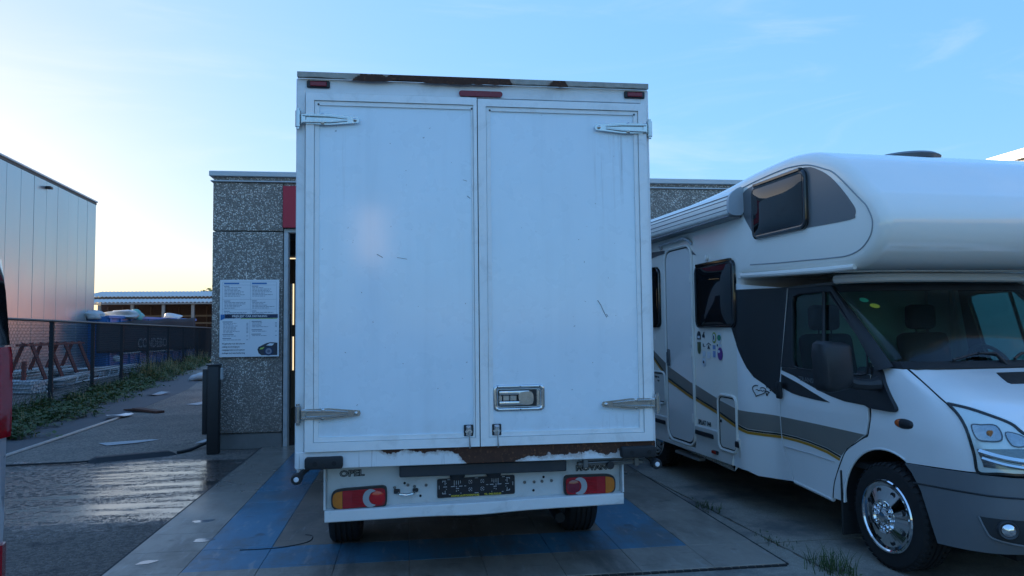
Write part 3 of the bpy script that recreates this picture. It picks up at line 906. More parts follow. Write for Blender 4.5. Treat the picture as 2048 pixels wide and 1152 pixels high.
# rubber marker stalks with white lamps
for (x, z, s) in ((-1.075, .752, -1), (1.078, .762, 1)):
    sk = obj('marker_stalk', MB().tube([(x - s * .06, .03, z + .05), (x - s * .03, -.01, z + .03), (x, -.03, z)], [.016, .016, .020], 8).lathe([(.0001, -.070), (.026, -.070), (.032, -.060), (.032, -.022), (.024, -.012), (.0001, -.012)], (x, 0, z), 'y', 16), D_RUB, truck)
    obj('marker_lens', MB().lathe([(.0001, -.078), (.012, -.077), (.015, -.0705), (.0001, -.0704)], (x, 0, z), 'y', 14), M('marker_white', (.78, .78, .80), .3), sk)
# dark underrun beam and towing gear
obj('underrun_beam', MB().rbox(-.49, .53, .03, .11, .722, .792, .006, 1), M('dark_steel_beam', (.022, .028, .036), .5, var=.25, dirt=.2), truck, smooth=False)
GALV = M('greasy_steel', (.16, .16, .155), .5, metal=.6, var=.3, dirt=.5, dirtcol=(.05, .04, .035))
bk = obj('step_bracket', MB().rbox(.60, 1.02, .02, .06, .752, .774, .004, 1).rbox(.63, .662, .0, .05, .742, .796, .004, 1).rbox(.955, .985, .0, .05, .742, .796, .004, 1).tube([(.66, .008, .790), (.97, .008, .791)], .006, 8).tube([(.66, .008, .772), (.97, .008, .775)], .006, 8), GALV, truck)
obj('knob', MB().lathe([(.0001, -.012), (.022, -.012), (.022, .018), (.0001, .018)], (.80, 0, .757), 'y', 12), BLKP, bk)
# lower rear panel (slightly out of level, as the bodywork is)
def tilt(mb):
    mb.v = [(v[0], v[1], v[2] + .017 * v[0]) for v in mb.v]; return mb
PY_ = .115
lp = obj('rear_panel', tilt(MB().rbox(-.925, .893, PY_, PY_ + .04, .50, .80, .006, 1)), BUMP, truck, smooth=False)
led = MB()
rows = []
for i in range(25):
    x = -.93 + 1.828 * i / 24
    dip = -.010 * math.exp(-((x + .02) / .22) ** 2)
    rows.append([(x, PY_ - .055, .552 + dip * .3), (x, PY_ - .060, .547 + dip * .3), (x, PY_ - .056, .490 + dip), (x, PY_ - .050, .484 + dip), (x, PY_ + .03, .484 + dip * .5), (x, PY_ + .03, .490), (x, PY_ - .002, .545), (x, PY_ - .003, .556)])
led.loft(rows)
obj('step_ledge', tilt(led), M('ledge_white', (.74, .76, .76), .4, var=.08, dirt=.4, dirtcol=(.25, .25, .24)), truck, ang=30)
for s, x in ((-1, -.931), (1, .897)):
    obj('side_flange', tilt(MB().rbox(x - .006, x + .006, PY_ - .055, PY_ + .12, .556, .80, .003, 1)), M('ledge_white', (.74, .76, .76), .4), truck, smooth=False)
def tail_lamp(xc, zc, s):
    """s = +1: amber on the left"""
    w, h = .164, .062
    out = smooth_poly([(-w, -.02), (-w + .006, h * .62), (-w + .05, h * .95), (0, h * 1.02), (w - .05, h * 1.07), (w - .012, h * 1.0), (w, h * .6), (w, -h * .5), (w - .012, -h * .88), (w - .05, -h * .97), (0, -h * 1.0), (-w + .05, -h * 1.05), (-w + .012, -h * .8)], 4)
    f = lambda a, c, d: (xc + s * a, d, zc + c + .017 * (xc + s * a))
    hb = obj('tail_lamp', MB().prism(out, f, PY_ - .030, PY_ - .001), BLKP, truck)
    def clip(x0, x1, sc=.82):
        q = [(p[0] * .94, p[1] * sc) for p in out]
        q2 = []
        for i in range(len(q)):
            a, b = q[i], q[(i + 1) % len(q)]
            ins = lambda p: x0 <= p[0] <= x1
            if ins(a): q2.append(a)
            for xx in (x0, x1):
                if (a[0] - xx) * (b[0] - xx) < 0:
                    t_ = (xx - a[0]) / (b[0] - a[0]); q2.append((xx, a[1] + (b[1] - a[1]) * t_))
        c = (sum(p[0] for p in q2) / len(q2), sum(p[1] for p in q2) / len(q2))
        return sorted(q2, key=lambda p: math.atan2(p[1] - c[1], p[0] - c[0]))
    obj('amber_lens', MB().prism(clip(-1, -.098), f, PY_ - .040, PY_ - .0302), ORL, hb, ang=50)
    obj('red_lens', MB().prism(clip(-.0965, 1), f, PY_ - .040, PY_ - .0302), REDL, hb, ang=50)
    rib = MB()
    for k in range(11):
        z = -.045 + .009 * k; rib.box(0, 0, 0, 0, 0, 0) if False else None
        p0, p1 = f(-.040, z, PY_ - .0405), f(.052 - .03 * abs(z) / .05, z, PY_ - .0405)
        rib.tube([p0, p1], .0016, 4)
    obj('lens_rib', rib, REDL, hb, smooth=False)
    cr = MB()
    A = [(.068 + .046 * math.cos(R(a)), .054 * math.sin(R(a))) for a in range(50, 311, 13)]
    B = [(.104 + .046 * math.cos(R(a)), .044 * math.sin(R(a))) for a in range(130, 231, 10)]
    cr.prism(A + B[::-1], f, PY_ - .0435, PY_ - .0402)
    obj('reverse_lens', cr, WHL, hb, ang=60)
    x_, y_, z_ = f(.108, 0, 0)
    obj('fog_lens', MB().lathe([(.0001, PY_ - .047), (.022, PY_ - .046), (.040, PY_ - .0425), (.042, PY_ - .0402)], (x_, 0, z_), 'y', 20), M('fog_lens_red' if s > 0 else 'fog_lens_dull', (.52, .006, .012) if s > 0 else (.18, .012, .03), .12, coat=.6), hb)
tail_lamp(-.730, .6105, 1); tail_lamp(.690, .6085, -1)
# lettering, black outlined letters with body-coloured faces
def outlined(s, size, p, name, sx):
    mt = face_mat(p, (1, 0, .017), (0, 0, 1))
    text('maker_lettering', s, size, BLKP, mt, truck, bold=.0032, extrude=.0008, sx=sx)
    p2 = (p[0], p[1] - .0012, p[2])
    text('lettering_face', s, size, BUMP, face_mat(p2, (1, 0, .017), (0, 0, 1)), truck, bold=-.0016, extrude=.0008, sx=sx)
outlined('OPEL', .050, (-.775, PY_ - .0015, .742), 'opel', 1.25)
outlined('MOVANO', .046, (.730, PY_ - .0015, .722), 'movano', 1.2)
# grab loop, bolts and holes on the panel
hl = MB().tube([(-.505, PY_ - .004, .622), (-.49, PY_ - .028, .612), (-.45, PY_ - .034, .607), (-.41, PY_ - .028, .612), (-.395, PY_ - .004, .624)], .007, 8)
gl_ = obj('grab_loop', hl, CHR, truck)
obj('loop_mount', MB().rbox(-.525, -.488, PY_ - .014, PY_ - .001, .612, .640, .004, 1).rbox(-.412, -.378, PY_ - .014, PY_ - .001, .618, .640, .004, 1), BLKP, gl_, smooth=False)
for (x, z) in ((-.46, .672), (-.365, .592), (-.46, .53), (.40, .676), (.335, .596)): obj('drain_hole', MB().lathe([(.008, PY_ - .0012), (.008, PY_ - .0003)], (x, 0, z), 'y', 10), UNDER, truck, smooth=False)
for (x, z) in ((-.52, .648), (-.40, .650), (-.33, .655), (-.44, .660), (.28, .648), (.34, .648), (.39, .650), (.45, .652)): obj('panel_bolt', MB().lathe([(.010, PY_ - .0003), (.009, PY_ - .006), (.0001, PY_ - .007)], (x, 0, z), 'y', 8), GALV, truck, smooth=False)

# number plate holder with dealer print
pl = obj('plate_holder', tilt(MB().prism(rrect(-.263, .216, .579, .694, .010, 3), lambda a, b, d: (a, d, b), PY_ - .012, PY_ - .0008)), M('plate_black', (.008, .010, .016), .35), truck, smooth=False)
mk = MB()
pf = lambda a, c, d: (a, d, c + .017 * a)
def mark(x0, x1, z0, z1): mk.prism([(x0, z0), (x1, z0), (x1, z1), (x0, z1)], pf, PY_ - .0135, PY_ - .0121)
for cx in (-.060, .014):
    for cz in (.668, .622):
        A = [(cx + .012 * math.cos(R(a)), cz + .012 * math.sin(R(a))) for a in range(0, 360, 15)]
        B = [(cx + .0095 * math.cos(R(a)), cz + .0095 * math.sin(R(a))) for a in range(0, 360, 15)]
        for q in ((1, 5), (7, 11), (13, 17), (19, 23)):
            mk.prism(A[q[0]:q[1] + 1] + B[q[0]:q[1] + 1][::-1], pf, PY_ - .0135, PY_ - .0121)
        mark(cx - .0025, cx + .0025, cz - .0025, cz + .0025)
for s in (-1, 1):
    C = -.0235
    for (a0, a1, z0, z1) in ((.085, .107, .643, .6465), (.118, .126, .643, .6465), (.132, .156, .643, .6465), (.180, .202, .643, .6465), (.062, .074, .643, .646), (.186, .208, .679, .6825), (.186, .208, .602, .6055), (.190, .193, .656, .676), (.190, .193, .609, .622), (.121, .124, .655, .684), (.108, .111, .655, .684), (.096, .099, .662, .684), (.134, .137, .650, .684), (.121, .124, .628, .638), (.121, .124, .612, .620), (.107, .118, .630, .6335), (.108, .114, .618, .621), (.160, .178, .686, .689), (.158, .168, .596, .599), (.226, .229, .633, .655), (.182, .186, .664, .668), (.182, .186, .628, .632), (.205, .209, .672, .682), (.205, .209, .6025, .612), (.092, .098, .601, .604)):
        mark(min(C + s * a0, C + s * a1), max(C + s * a0, C + s * a1), z0, z1)
mark(-.032, -.012, .688, .691); mark(-.034, -.010, .598, .601)
obj('plate_marking', mk, M('plate_white', (.50, .52, .55), .5), pl, smooth=False)
YEL = M('plate_yellow', (.62, .50, .04), .5)
text('plate_text', 'WWW.AUTODENYS.BE', .0165, YEL, face_mat((-.092, PY_ - .0128, .5865 - .0016), (1, 0, .017), (0, 0, 1)), pl, bold=.0004, extrude=.0004, sx=1.0)
text('plate_text', 'TEL. 0483.93.83.63', .0165, YEL, face_mat((.078, PY_ - .0128, .5865 + .0013), (1, 0, .017), (0, 0, 1)), pl, bold=.0004, extrude=.0004, sx=.82)
for x in (-.140, .083):
    obj('plate_lamp', MB().lathe([(.0001, .046), (.034, .040), (.046, .018), (.048, .0)], (0, 0, 0), 'z', 14).rot(Matrix.Translation((x, PY_ - .03, .722 + .017 * x)) @ Matrix.Rotation(pi, 4, 'X') @ Matrix.Diagonal((1.0, .6, .85, 1))), BLKP, truck)
# running gear
def wheel(parent, x, y, r, w, rimc, side, tread=True):
    hw = w / 2
    prof = [(r * .60, -hw * .82), (r * .66, -hw * .98), (r * .80, -hw * 1.02), (r * .92, -hw * .97), (r * .975, -hw * .82), (r * .995, -hw * .62)]
    gro = []
    for k in (-.5, -.17, .17, .5):
        gro += [(r, hw * (k - .07)), (r * .972, hw * (k - .05)), (r * .972, hw * (k + .05)), (r, hw * (k + .07))]
    prof = prof + gro + [(a, -b) for a, b in prof[::-1]]
    t_ = obj('wheel', MB().lathe(prof, (x, y, r - .002), 'x', 48, closed=True), RUBB, parent, ang=30)
    return t_
STW = M('steel_wheel', (.10, .105, .11), .5, metal=.5, var=.25)
for x in (-.905, .882):
    w_ = wheel(truck, x, 1.40, .342, .232, None, 1)
    obj('rim', MB().lathe([(.205, -.10), (.205, .10), (.19, .08), (.12, .02), (.05, .04), (.0001, .04)], (x, 1.40, .34), 'x', 24), STW, w_)
    w_ = wheel(truck, x * .98, 4.98, .342, .215, None, 1)
    obj('rim', MB().lathe([(.205, -.10), (.205, .10), (.19, .08), (.12, .02), (.05, .04), (.0001, .04)], (x * .98, 4.98, .34), 'x', 24), STW, w_)
obj('rear_axle', MB().tube([(-.80, 1.40, .32), (-.15, 1.40, .30), (.15, 1.40, .30), (.78, 1.40, .32)], [.05, .06, .06, .05], 10), UNDER, truck)
for x in (-.40, .40): obj('chassis_rail', MB().rbox(x - .03, x + .03, .17, 5.4, .56, .72, .005, 1), UNDER, truck, smooth=False)
obj('exhaust', MB().tube([(.55, .35, .36), (.55, .9, .38), (.62, 1.15, .46), (.62, 1.7, .46), (.55, 2.0, .38), (.55, 3.2, .36)], .035, 8), UNDER, truck)
for x in (-.62, .62):
    for k in range(3): obj('leaf_spring', MB().tube([(x, 1.40 - .55 + k * .15, .46 - k * .018), (x, 1.40, .385 - k * .022), (x, 1.40 + .55 - k * .15, .46 - k * .018)], .022, 4), UNDER, truck, smooth=False)
obj('spare_tray', MB().lathe([(.0001, .40), (.33, .40), (.35, .44), (.33, .54), (.0001, .54)], (0, .62, 0), 'z', 24), UNDER, truck)
for s in (-1, 1): obj('mud_flap', MB().rbox(s * .905 - .13, s * .905 + .13, 1.0, 1.012, .20, .72, .003, 1) if False else MB().rbox(s * .9 - .13, s * .9 + .13, 1.76, 1.775, .18, .72, .003, 1), D_RUB, truck, smooth=False)
# cab ahead of the box
cabw = .96
prof = [(3.87, .45), (3.87, 2.18), (4.15, 2.24), (4.55, 2.16), (5.05, 1.40), (5.70, 1.10), (5.82, .95), (5.84, .45)]
prof2 = smooth_poly(prof, 3)
rings = []
for (s_, k) in ((-1, .90), (-1, 1.0), (1, 1.0), (1, .90)):
    rings.append([(s_ * (cabw - (.05 if k < 1 else 0) - .10 * max(0, (z - 1.2)) * (1 if k == 1 else .9)) if k == 1 else s_ * (cabw - .0 - .10 * max(0, z - 1.2)) * 1.0, 3.87 + (y - 3.87) * (k if k < 1 else 1), .45 + (z - .45) * (k * .5 + .5 if k < 1 else 1)) for (y, z) in prof2])
cab_mb = MB().loft([rings[1], rings[2]])
obj('cab', cab_mb, TBODY, truck)
for s in (-1, 1):
    xq = lambda z: s * (cabw - .10 * max(0, z - 1.2) + .004)
    obj('side_window', MB().add([(xq(1.25), 4.02, 1.25), (xq(1.25), 4.92, 1.25), (xq(2.0), 4.45, 2.0), (xq(2.0), 4.02, 2.0)] + [(xq(1.25) - s * .01, 4.02, 1.25), (xq(1.25) - s * .01, 4.92, 1.25), (xq(2.0) - s * .01, 4.45, 2.0), (xq(2.0) - s * .01, 4.02, 2.0)], [(0, 1, 2, 3), (7, 6, 5, 4), (0, 4, 5, 1), (1, 5, 6, 2), (2, 6, 7, 3), (3, 7, 4, 0)]), BLKP, truck, smooth=False)
    mi = obj('side_mirror', MB().rbox(s * 1.08 - .10, s * 1.08 + .10, 4.80, 4.90, 1.32, 1.62, .03, 2).tube([(s * .93, 4.86, 1.36), (s * 1.05, 4.86, 1.36)], .03, 8), BLKP, truck)
# ------------------------------------------------------------------ alcove motorhome
mh = thing('motorhome', (3.103, 4.560, 0), 'white alcove motorhome with grey and orange stripe, parked to the right of the truck', 'motorhome', rz=R(4.0))
CW = M('coach_white', (.93, .885, .79), .22, var=.03, coat=1.0, dirt=.10, dirtcol=(.55, .55, .53), scale=1.2)
CABW = M('cab_white', (.90, .90, .89), .20, var=.02, coat=1.0)
CBEAD = M('edge_moulding', (.84, .81, .74), .32, var=.05, coat=.2)
MGREY = M('decal_grey', (.17, .175, .18), .32, metal=.3, var=.06)
TAUPE = M('decal_taupe', (.28, .265, .235), .32, metal=.3, var=.06)
OCHRE = M('decal_ochre', (.48, .24, .03), .35, var=.05)
DBLK = M('decal_black', (.016, .018, .021), .30, var=.02, rvar=.02)
GBLK = M('gloss_black', (.006, .007, .008), .08, var=.1, coat=.5)
BGREY = M('bumper_plastic', (.15, .16, .17), .55, var=.08, bump=.1, bscale=180)
SKIRT = M('skirt_grey', (.68, .65, .60), .36, var=.05, coat=.2)
CHROME = M('chrome', (.80, .81, .82), .06, metal=1.0, var=.03, rvar=.03)
ZK = [.28, .45, .60, .76, .90, 1.00, 1.10, 1.20, 1.31, 1.40]
VS = [.032, .022, .02, .02, .02, .03, .05, .08, .11, .12]
UC = [-.20, -.20, -.20, -.20, -.15, -.10, -.02, .05, .10, .15]
UF = [-.84, -.95, -.97, -.97, -.94, -.88, -.76, -.52, -.20, .0]
def smint(z, K):
    # monotone smooth interpolation through the knots
    i = min(max(int(np.searchsorted(ZK, z)) - 1, 0), len(ZK) - 2)
    h = ZK[i + 1] - ZK[i]; t = (z - ZK[i]) / h
    def sl(j):
        if j <= 0 or j >= len(ZK) - 1: return 0 if False else ((K[1] - K[0]) / (ZK[1] - ZK[0]) if j <= 0 else (K[-1] - K[-2]) / (ZK[-1] - ZK[-2]))
        a = (K[j] - K[j - 1]) / (ZK[j] - ZK[j - 1]); b = (K[j + 1] - K[j]) / (ZK[j + 1] - ZK[j])
        return 0 if a * b <= 0 else 2 * a * b / (a + b)
    m0, m1 = sl(i), sl(i + 1)
    return ((2 * t ** 3 - 3 * t * t + 1) * K[i] + (t ** 3 - 2 * t * t + t) * h * m0 + (-2 * t ** 3 + 3 * t * t) * K[i + 1] + (t ** 3 - t * t) * h * m1)
def cabf(p, z, n=5.0):
    vs, uc, uf = smint(z, VS), smint(z, UC), smint(z, UF)
    if p <= 0: return (vs, uc - p, z)
    if p >= pi: return (2 - vs, uc + p - pi, z)
    r = 1 / ((abs(math.cos(p)) / (1 - vs)) ** n + (abs(math.sin(p)) / (uc - uf)) ** n) ** (1 / n)
    return (1 - r * math.cos(p), uc - r * math.sin(p), z)
def mir(q): return [(pi - a, b) for a, b in q][::-1]
def flip(mb):
    m = MB(); m.v = [(2 - v[0], v[1], v[2]) for v in mb.v]; m.f = [tuple(reversed(f)) for f in mb.f]; return m
MET = (.7, 1)
def cpatch(name, poly, m, d0=0., th=.012, step=.045, both=False, parent=None, ang=35, **kw):
    mb = patch(poly, cabf, d0, th, step, metric=MET, **kw)
    o = obj(name, mb, m, parent or mh, ang=ang)
    if both: return o, obj(name, flip(mb), m, parent or mh, ang=ang)
    return o
# --- fender, bonnet, bumper
arc = lambda r, a0, a1, n: [(-.2 - (r * math.cos(R(a0 + (a1 - a0) * k / n))), .335 + r * math.sin(R(a0 + (a1 - a0) * k / n))) for k in range(n + 1)]
ARCH = [(-.205 + .2 * 0 - (u - 0), z) for u, z in []]
arch_psi = []
for k in range(0, 25):
    a = R(118 - 118 * k / 24)
    u, z = .44 * math.cos(a), .335 + .44 * math.sin(a)
    arch_psi.append((-.2 - u, z))
arch_psi = [(-.012, .724)] + [p for p in arch_psi if p[0] < -.02]
FEND = [(-.778, .337), (-.74, .472), (-.614, .692), (-.48, .782), (-.385, .827), (-.335, .85), (-.261, .955), (-.213, 1.038), (-.15, 1.30), (.06, 1.308), (.222, 1.308), (.373, 1.214), (.470, 1.122), (.502, 1.069), (.508, .992), (.502, .879), (.490, .757), (.23, .739), ]
cpatch('front_fender', FEND + arch_psi, CABW, 0, .012, .04, both=True)
hb = [(.232, 1.308), (.381, 1.214), (.480, 1.124), (.577, 1.108), (.657, 1.079), (.734, 1.037), (.768, .988), (.85, .905)]
cpatch('bonnet', hb + [(1.1, .89), (pi - 1.1, .89)] + mir(hb), CABW, 0, .012, .06)
bt = [(.490, .750), (.23, .732), (-.010, .720), (.05, .672), (.121, .578), (.175, .44), (.228, .284), (.446, .305), (.674, .325)]
bumper = cpatch('front_bumper', [(p[0], p[1]) for p in bt] + [(pi / 2, .33)] + mir(bt) + [(pi / 2, .75)], BGREY, .012, .02, .05)
cpatch('grille', [(.86, .765), (pi - .86, .765), (pi - .87, .892), (.87, .892)], BLKP, .002, .02, .05)
obj('grille_bar', MB().tube([tuple(Vector(cabf(.9 + (pi - 1.8) * k / 16, .83))) for k in range(17)], .012, 6), CHROME, mh)
cr = [(.06, .612), (.124, .616), (.331, .629), (.504, .638), (.693, .642), (1.1, .645), (pi / 2, .645)]
crz = cr + mir(cr)[1:]
def online(pts, off, nn=6):
    out = []
    for p in smooth_poly(pts, nn, closed=False):
        q = Vector(cabf(*p)); e = 1e-3
        n_ = (Vector(cabf(p[0] + e, p[1])) - Vector(cabf(p[0] - e, p[1]))).cross(Vector(cabf(p[0], p[1] + e)) - Vector(cabf(p[0], p[1] - e))); n_.normalize()
        out.append(q + n_ * off)
    return out
obj('bumper_crease', MB().tube(online(crz, .011), .006, 6), DBLK, bumper)
LINE = M('shut_gap', (.006, .007, .008), .7)
sh = MB()
sh.tube(online([(.226, 1.312), (.377, 1.214), (.475, 1.123)], -.001), .005, 6)
sh.tube(online([(-.217, 1.04), (-.261, .955), (-.335, .85), (-.385, .827), (-.48, .782), (-.614, .692), (-.74, .472), (-.778, .337)], -.001), .0045, 6)
obj('shut_line', sh, LINE, mh); obj('shut_line', flip(sh), LINE, mh)
# --- head lamps
hl = [(.483, 1.121), (.512, 1.069), (.517, .992), (.512, .879), (.500, .762), (.601, .765), (.72, .767), (.82, .775), (.865, .83), (.85, .90), (.766, .983), (.734, 1.032), (.657, 1.074), (.577, 1.104)]
HLS = M('lamp_housing', (.80, .84, .82), .18, metal=.2, var=.06)
LENS = glass('lamp_lens', (.97, .99, .99), .98, .03)
def headlamp(fl):
    X = (lambda m: flip(m)) if fl else (lambda m: m)
    h = obj('headlamp', X(patch(hl, cabf, .004, .014, .035, metric=MET)), HLS, mh)
    obj('gasket', X(MB().tube(online(hl + [hl[0]], .006, 4), .009, 6)), LINE, h)
    q1 = smooth_poly([(.553, 1.012), (.60, 1.018), (.665, 1.016), (.662, .948), (.600, .935), (.553, .945)], 4)
    obj('indicator_bowl', X(patch(q1, cabf, .010, .010, .02, metric=MET)), M('bowl_chrome', (.42, .44, .45), .18, metal=.9, var=.35, scale=40), h)
    obj('bowl_rim', X(MB().tube(online(q1 + [q1[0]], .010, 1), .004, 6)), M('rim_dark', (.10, .11, .12), .3, metal=.5), h)
    obj('indicator_bulb', X(MB().lathe([(.0001, .02), (.016, .012), (.018, -.004), (.0001, -.008)], (0, 0, 0), 'y', 10).rot(Matrix.Translation(Vector(cabf(.625, .982)) + Vector((-.012, -.012, 0))))), ORL, h)
    q2 = smooth_poly([(.690, .985), (.745, .975), (.768, .945), (.745, .918), (.695, .922)], 4)
    obj('side_bowl', X(patch(q2, cabf, .010, .010, .02, metric=MET)), M('bowl_chrome', (.42, .44, .45), .18), h)
    obj('bowl_rim', X(MB().tube(online(q2 + [q2[0]], .010, 1), .003, 6)), M('rim_dark', (.10, .11, .12), .3, metal=.5), h)
    q3 = [(.535, .888), (.60, .895), (.72, .905), (.835, .895), (.835, .80), (.72, .795), (.535, .793)]
    obj('main_bowl', X(patch(q3, cabf, .0085, .008, .02, metric=MET)), M('bowl_dark', (.18, .20, .21), .15, metal=.8), h)
    for z0, z1, w in ((.868, .835, .016), (.83, .80, .011)):
        pth = online([(.545, z0 + .01), (.64, (z0 + z1) / 2), (.74, z1)], .014)
        obj('reflector_blade', X(MB().tube(pth, w, 5)), CHROME, h)
    obj('main_bulb', X(MB().lathe([(.0001, -.02), (.03, -.012), (.034, .004), (.0001, .01)], (0, 0, 0), 'y', 14).rot(Matrix.Translation(cabf(.75, .85)))), CHROME, h)
    obj('lens', X(patch(hl, cabf, .034, .004, .035, metric=MET)), LENS, h)
headlamp(False); headlamp(True)
# --- bumper recess with fog lamp
fg = [(.500, .515), (.53, .44), (.56, .405), (.68, .385), (1.15, .39), (1.15, .525), (.68, .522)]
for fl in (0, 1):
    X = flip if fl else (lambda m: m)
    fo = obj('fog_recess', X(patch(fg, cabf, .016, .010, .04, metric=MET)), M('recess_dark', (.03, .034, .038), .6), mh)
    obj('recess_rim', X(MB().tube(online(fg[:4], .016, 3), .007, 6)), BGREY, fo)
    c = Vector(cabf(.618, .465))
    obj('fog_lamp', X(MB().lathe([(.0001, .0), (.020, -.004), (.040, -.016), (.046, -.020), (.050, -.012), (.050, .03), (.0001, .03)], (0, 0, 0), 'y', 20).rot(Matrix.Translation(c + Vector((-.012, -.018, 0))) @ Matrix.Rotation(R(-34), 4, 'Z'))), M('fog_housing', (.05, .055, .06), .4), fo)
    obj('fog_glass', X(MB().lathe([(.0001, -.030), (.020, -.027), (.034, -.018), (.0001, -.012)], (0, 0, 0), 'y', 20).rot(Matrix.Translation(c + Vector((-.012, -.018, 0))) @ Matrix.Rotation(R(-34), 4, 'Z'))), CHROME, fo)
# bonnet air slot
vt = [(.80, 1.281), (.86, 1.232), (.885, 1.225), (1.45, 1.222), (1.45, 1.281)]
cpatch('bonnet_slot', vt, BLKP, .005, .008, .04, both=True)
# repeater lamp on the wing
rc = Vector(cabf(.06, .966))
def egg(x0, x1, rr, k):
    prof = []
    for i in range(k + 1):
        a = i / k
        w = (x0 + (x1 - x0) * a)
        s_ = max(.0001, math.sqrt(max(0, 1 - (w / .085) ** 2)))
        prof.append((rr * s_ ** .8, w))
    return prof
for fl in (0, 1):
    X = flip if fl else (lambda m: m)
    Mx = Matrix.Translation(rc + Vector((.004, 0, 0))) @ Matrix.Diagonal((.75, 1, 1, 1))
    rp = obj('wing_repeater', X(MB().lathe(egg(-.085, .025, .033, 10), (0, 0, 0), 'y', 14).rot(Mx)), BLKP, mh)
    obj('amber_lens', X(MB().lathe(egg(.0255, .085, .033, 8), (0, 0, 0), 'y', 14).rot(Mx)), M('repeater_amber', (.55, .10, .012), .2, coat=.5), rp)
# --- doors
def sdv(z): return .02 + max(0, z - 1.04) * .15
sd = lambda a, b: (sdv(b), -a, b)
N_ = lambda q: [(-u, z) for u, z in q]
dl = [(.155, 1.04), (.152, .955), (.180, .852), (.222, .825), (.30, .772), (.424, .688), (.548, .472), (.588, .330), (1.060, .372), (1.104, .469), (1.188, .616), (1.217, .747), (1.222, 1.004), (1.235, 1.10), (1.242, 1.26), (.16, 1.26)]
door_mb = patch(N_(dl), sd, 0, .014, .08)
win = smooth_poly([(1.165, 1.845), (.96, 1.862), (.72, 1.862), (.665, 1.825), (.45, 1.635), (.25, 1.465), (.198, 1.36), (.194, 1.285), (.24, 1.252), (.60, 1.252), (.98, 1.262), (1.07, 1.292), (1.10, 1.40), (1.15, 1.70)], 2)
upper = [(1.25, 1.262), (1.262, 1.918), (.69, 1.906), (.42, 1.66), (.155, 1.288), (.155, 1.262)]
up_mb = patch(N_(upper), sd, 0, .03, .06, holes=[N_([p for p in win if True])])
blackskin = [(1.236, 1.236), (1.05, 1.200), (.931, 1.167), (.697, 1.107), (.55, 1.078), (.397, 1.056), (.154, 1.048), (.154, 1.259), (.22, 1.2595), (.60, 1.2595), (1.236, 1.2595)]
wedge = [(1.232, 1.205), (.961, 1.141), (.80, 1.095), (.566, 1.033), (.75, 1.038), (.945, 1.049), (1.06, 1.062), (1.222, 1.10)]
for fl in (0, 1):
    X = flip if fl else (lambda m: m)
    d = obj('cab_door', X(door_mb), CABW, mh)
    obj('window_frame', X(up_mb), DBLK, d)
    obj('black_decal', X(patch(N_(blackskin), sd, .003, .0025, .08)), DBLK, d)
    obj('wedge_decal', X(patch(N_(wedge), sd, .003, .0025, .08)), DBLK, d)
    obj('side_window', X(patch(N_(win), sd, -.012, .005, .12)), glass('side_glass', (.54, .76, .75), .96), d)
    obj('window_divider', X(MB().tube([(sdv(1.86) + .0, .765, 1.862), (sdv(1.26) + .0, .672, 1.262)], .016, 6)), BLKP, d)
    obj('weather_strip', X(MB().tube([(sdv(p[1]) - .003, p[0], p[1]) for p in win], .008, 6, closed=True)), BLKP, d)
    obj('door_handle', X(MB().rbox(-.018, .012, 1.165, 1.235, 1.005, 1.145, .014, 2)), BLKP, d)
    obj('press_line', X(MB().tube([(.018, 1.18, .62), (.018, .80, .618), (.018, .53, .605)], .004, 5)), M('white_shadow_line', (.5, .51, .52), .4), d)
    obj('sill', X(MB().tube([(.034, 1.06, .362), (.036, .585, .325)], .020, 8)), CABW, mh)
text('badge_text', 'TRANSIT', .052, M('badge_silver', (.20, .21, .22), .4, metal=.3), face_mat((sdv(1.15) - .006, .965, 1.185), (0, -1, -.05), (-.15, 0, 1)), mh, align='LEFT', extrude=.0008, bold=.0006, sx=1.15)
# sail plate and A pillar in black
cpatch('sail_plate', smooth_poly([(-.232, 1.044), (-.10, 1.030), (.000, 1.029), (.045, 1.040), (.067, 1.064), (.050, 1.13), (.020, 1.22), (-.010, 1.300), (-.11, 1.305), (-.23, 1.285), (-.24, 1.16)], 3), BLKP, .034, .032, .04, both=True)
def bot(p): return Vector(cabf(p, 1.322))
def top(p):
    a, b, n = .83, .56, 4.2
    r = 1 / ((abs(math.cos(p)) / a) ** n + (abs(math.sin(p)) / b) ** n) ** (1 / n)
    return Vector((1 - r * math.cos(p), .95 - r * math.sin(p), 1.905))
def wsurf(p, t):
    q = bot(p).lerp(top(.30 + (p - .125) * (pi - .60) / (pi - .25)), t)
    q.y -= .035 * math.sin(pi * t) * math.sin(p)
    q.z += .01 * math.sin(pi * t)
    return q
wsp = [(.125, 0), (pi - .125, 0), (pi - .125, 1), (.125, 1)]
wsg = glass('screen_glass', (.62, .79, .77), .97)
ws = obj('windscreen', patch(wsp, lambda a, b: wsurf(a, b / .75), 0, .006, .08, metric=(.7, 1)) if False else patch([(a, b * .7) for a, b in wsp], lambda a, b: wsurf(a, b / .7), 0, .006, .07, metric=(.7, 1)), wsg, mh)
band = [(a, b * .7) for a, b in ((.13, .90), (pi - .13, .90), (pi - .13, .995), (.13, .995))]
obj('screen_top_band', patch(band, lambda a, b: wsurf(a, b / .7), .003, .0025, .07, metric=(.7, 1)), DBLK, ws)
ap = []
for k in range(9):
    t = k / 8
    a = wsurf(.125, t); b = Vector((sdv(1.30 + .61 * t) + .0, .10 + (.70 - .10) * t, 1.29 + .62 * t))
    ap.append([a + Vector((-.012, -.006, 0)), a + Vector((.01, .02, 0)), b + Vector((.03, .02, 0)), b + Vector((-.010, -.004, 0)), (a + b) / 2 + Vector((-.022, -.018, 0))])
pm = MB().loft(ap)
obj('a_pillar', pm, BLKP, mh, ang=50); obj('a_pillar', flip(pm), BLKP, mh, ang=50)
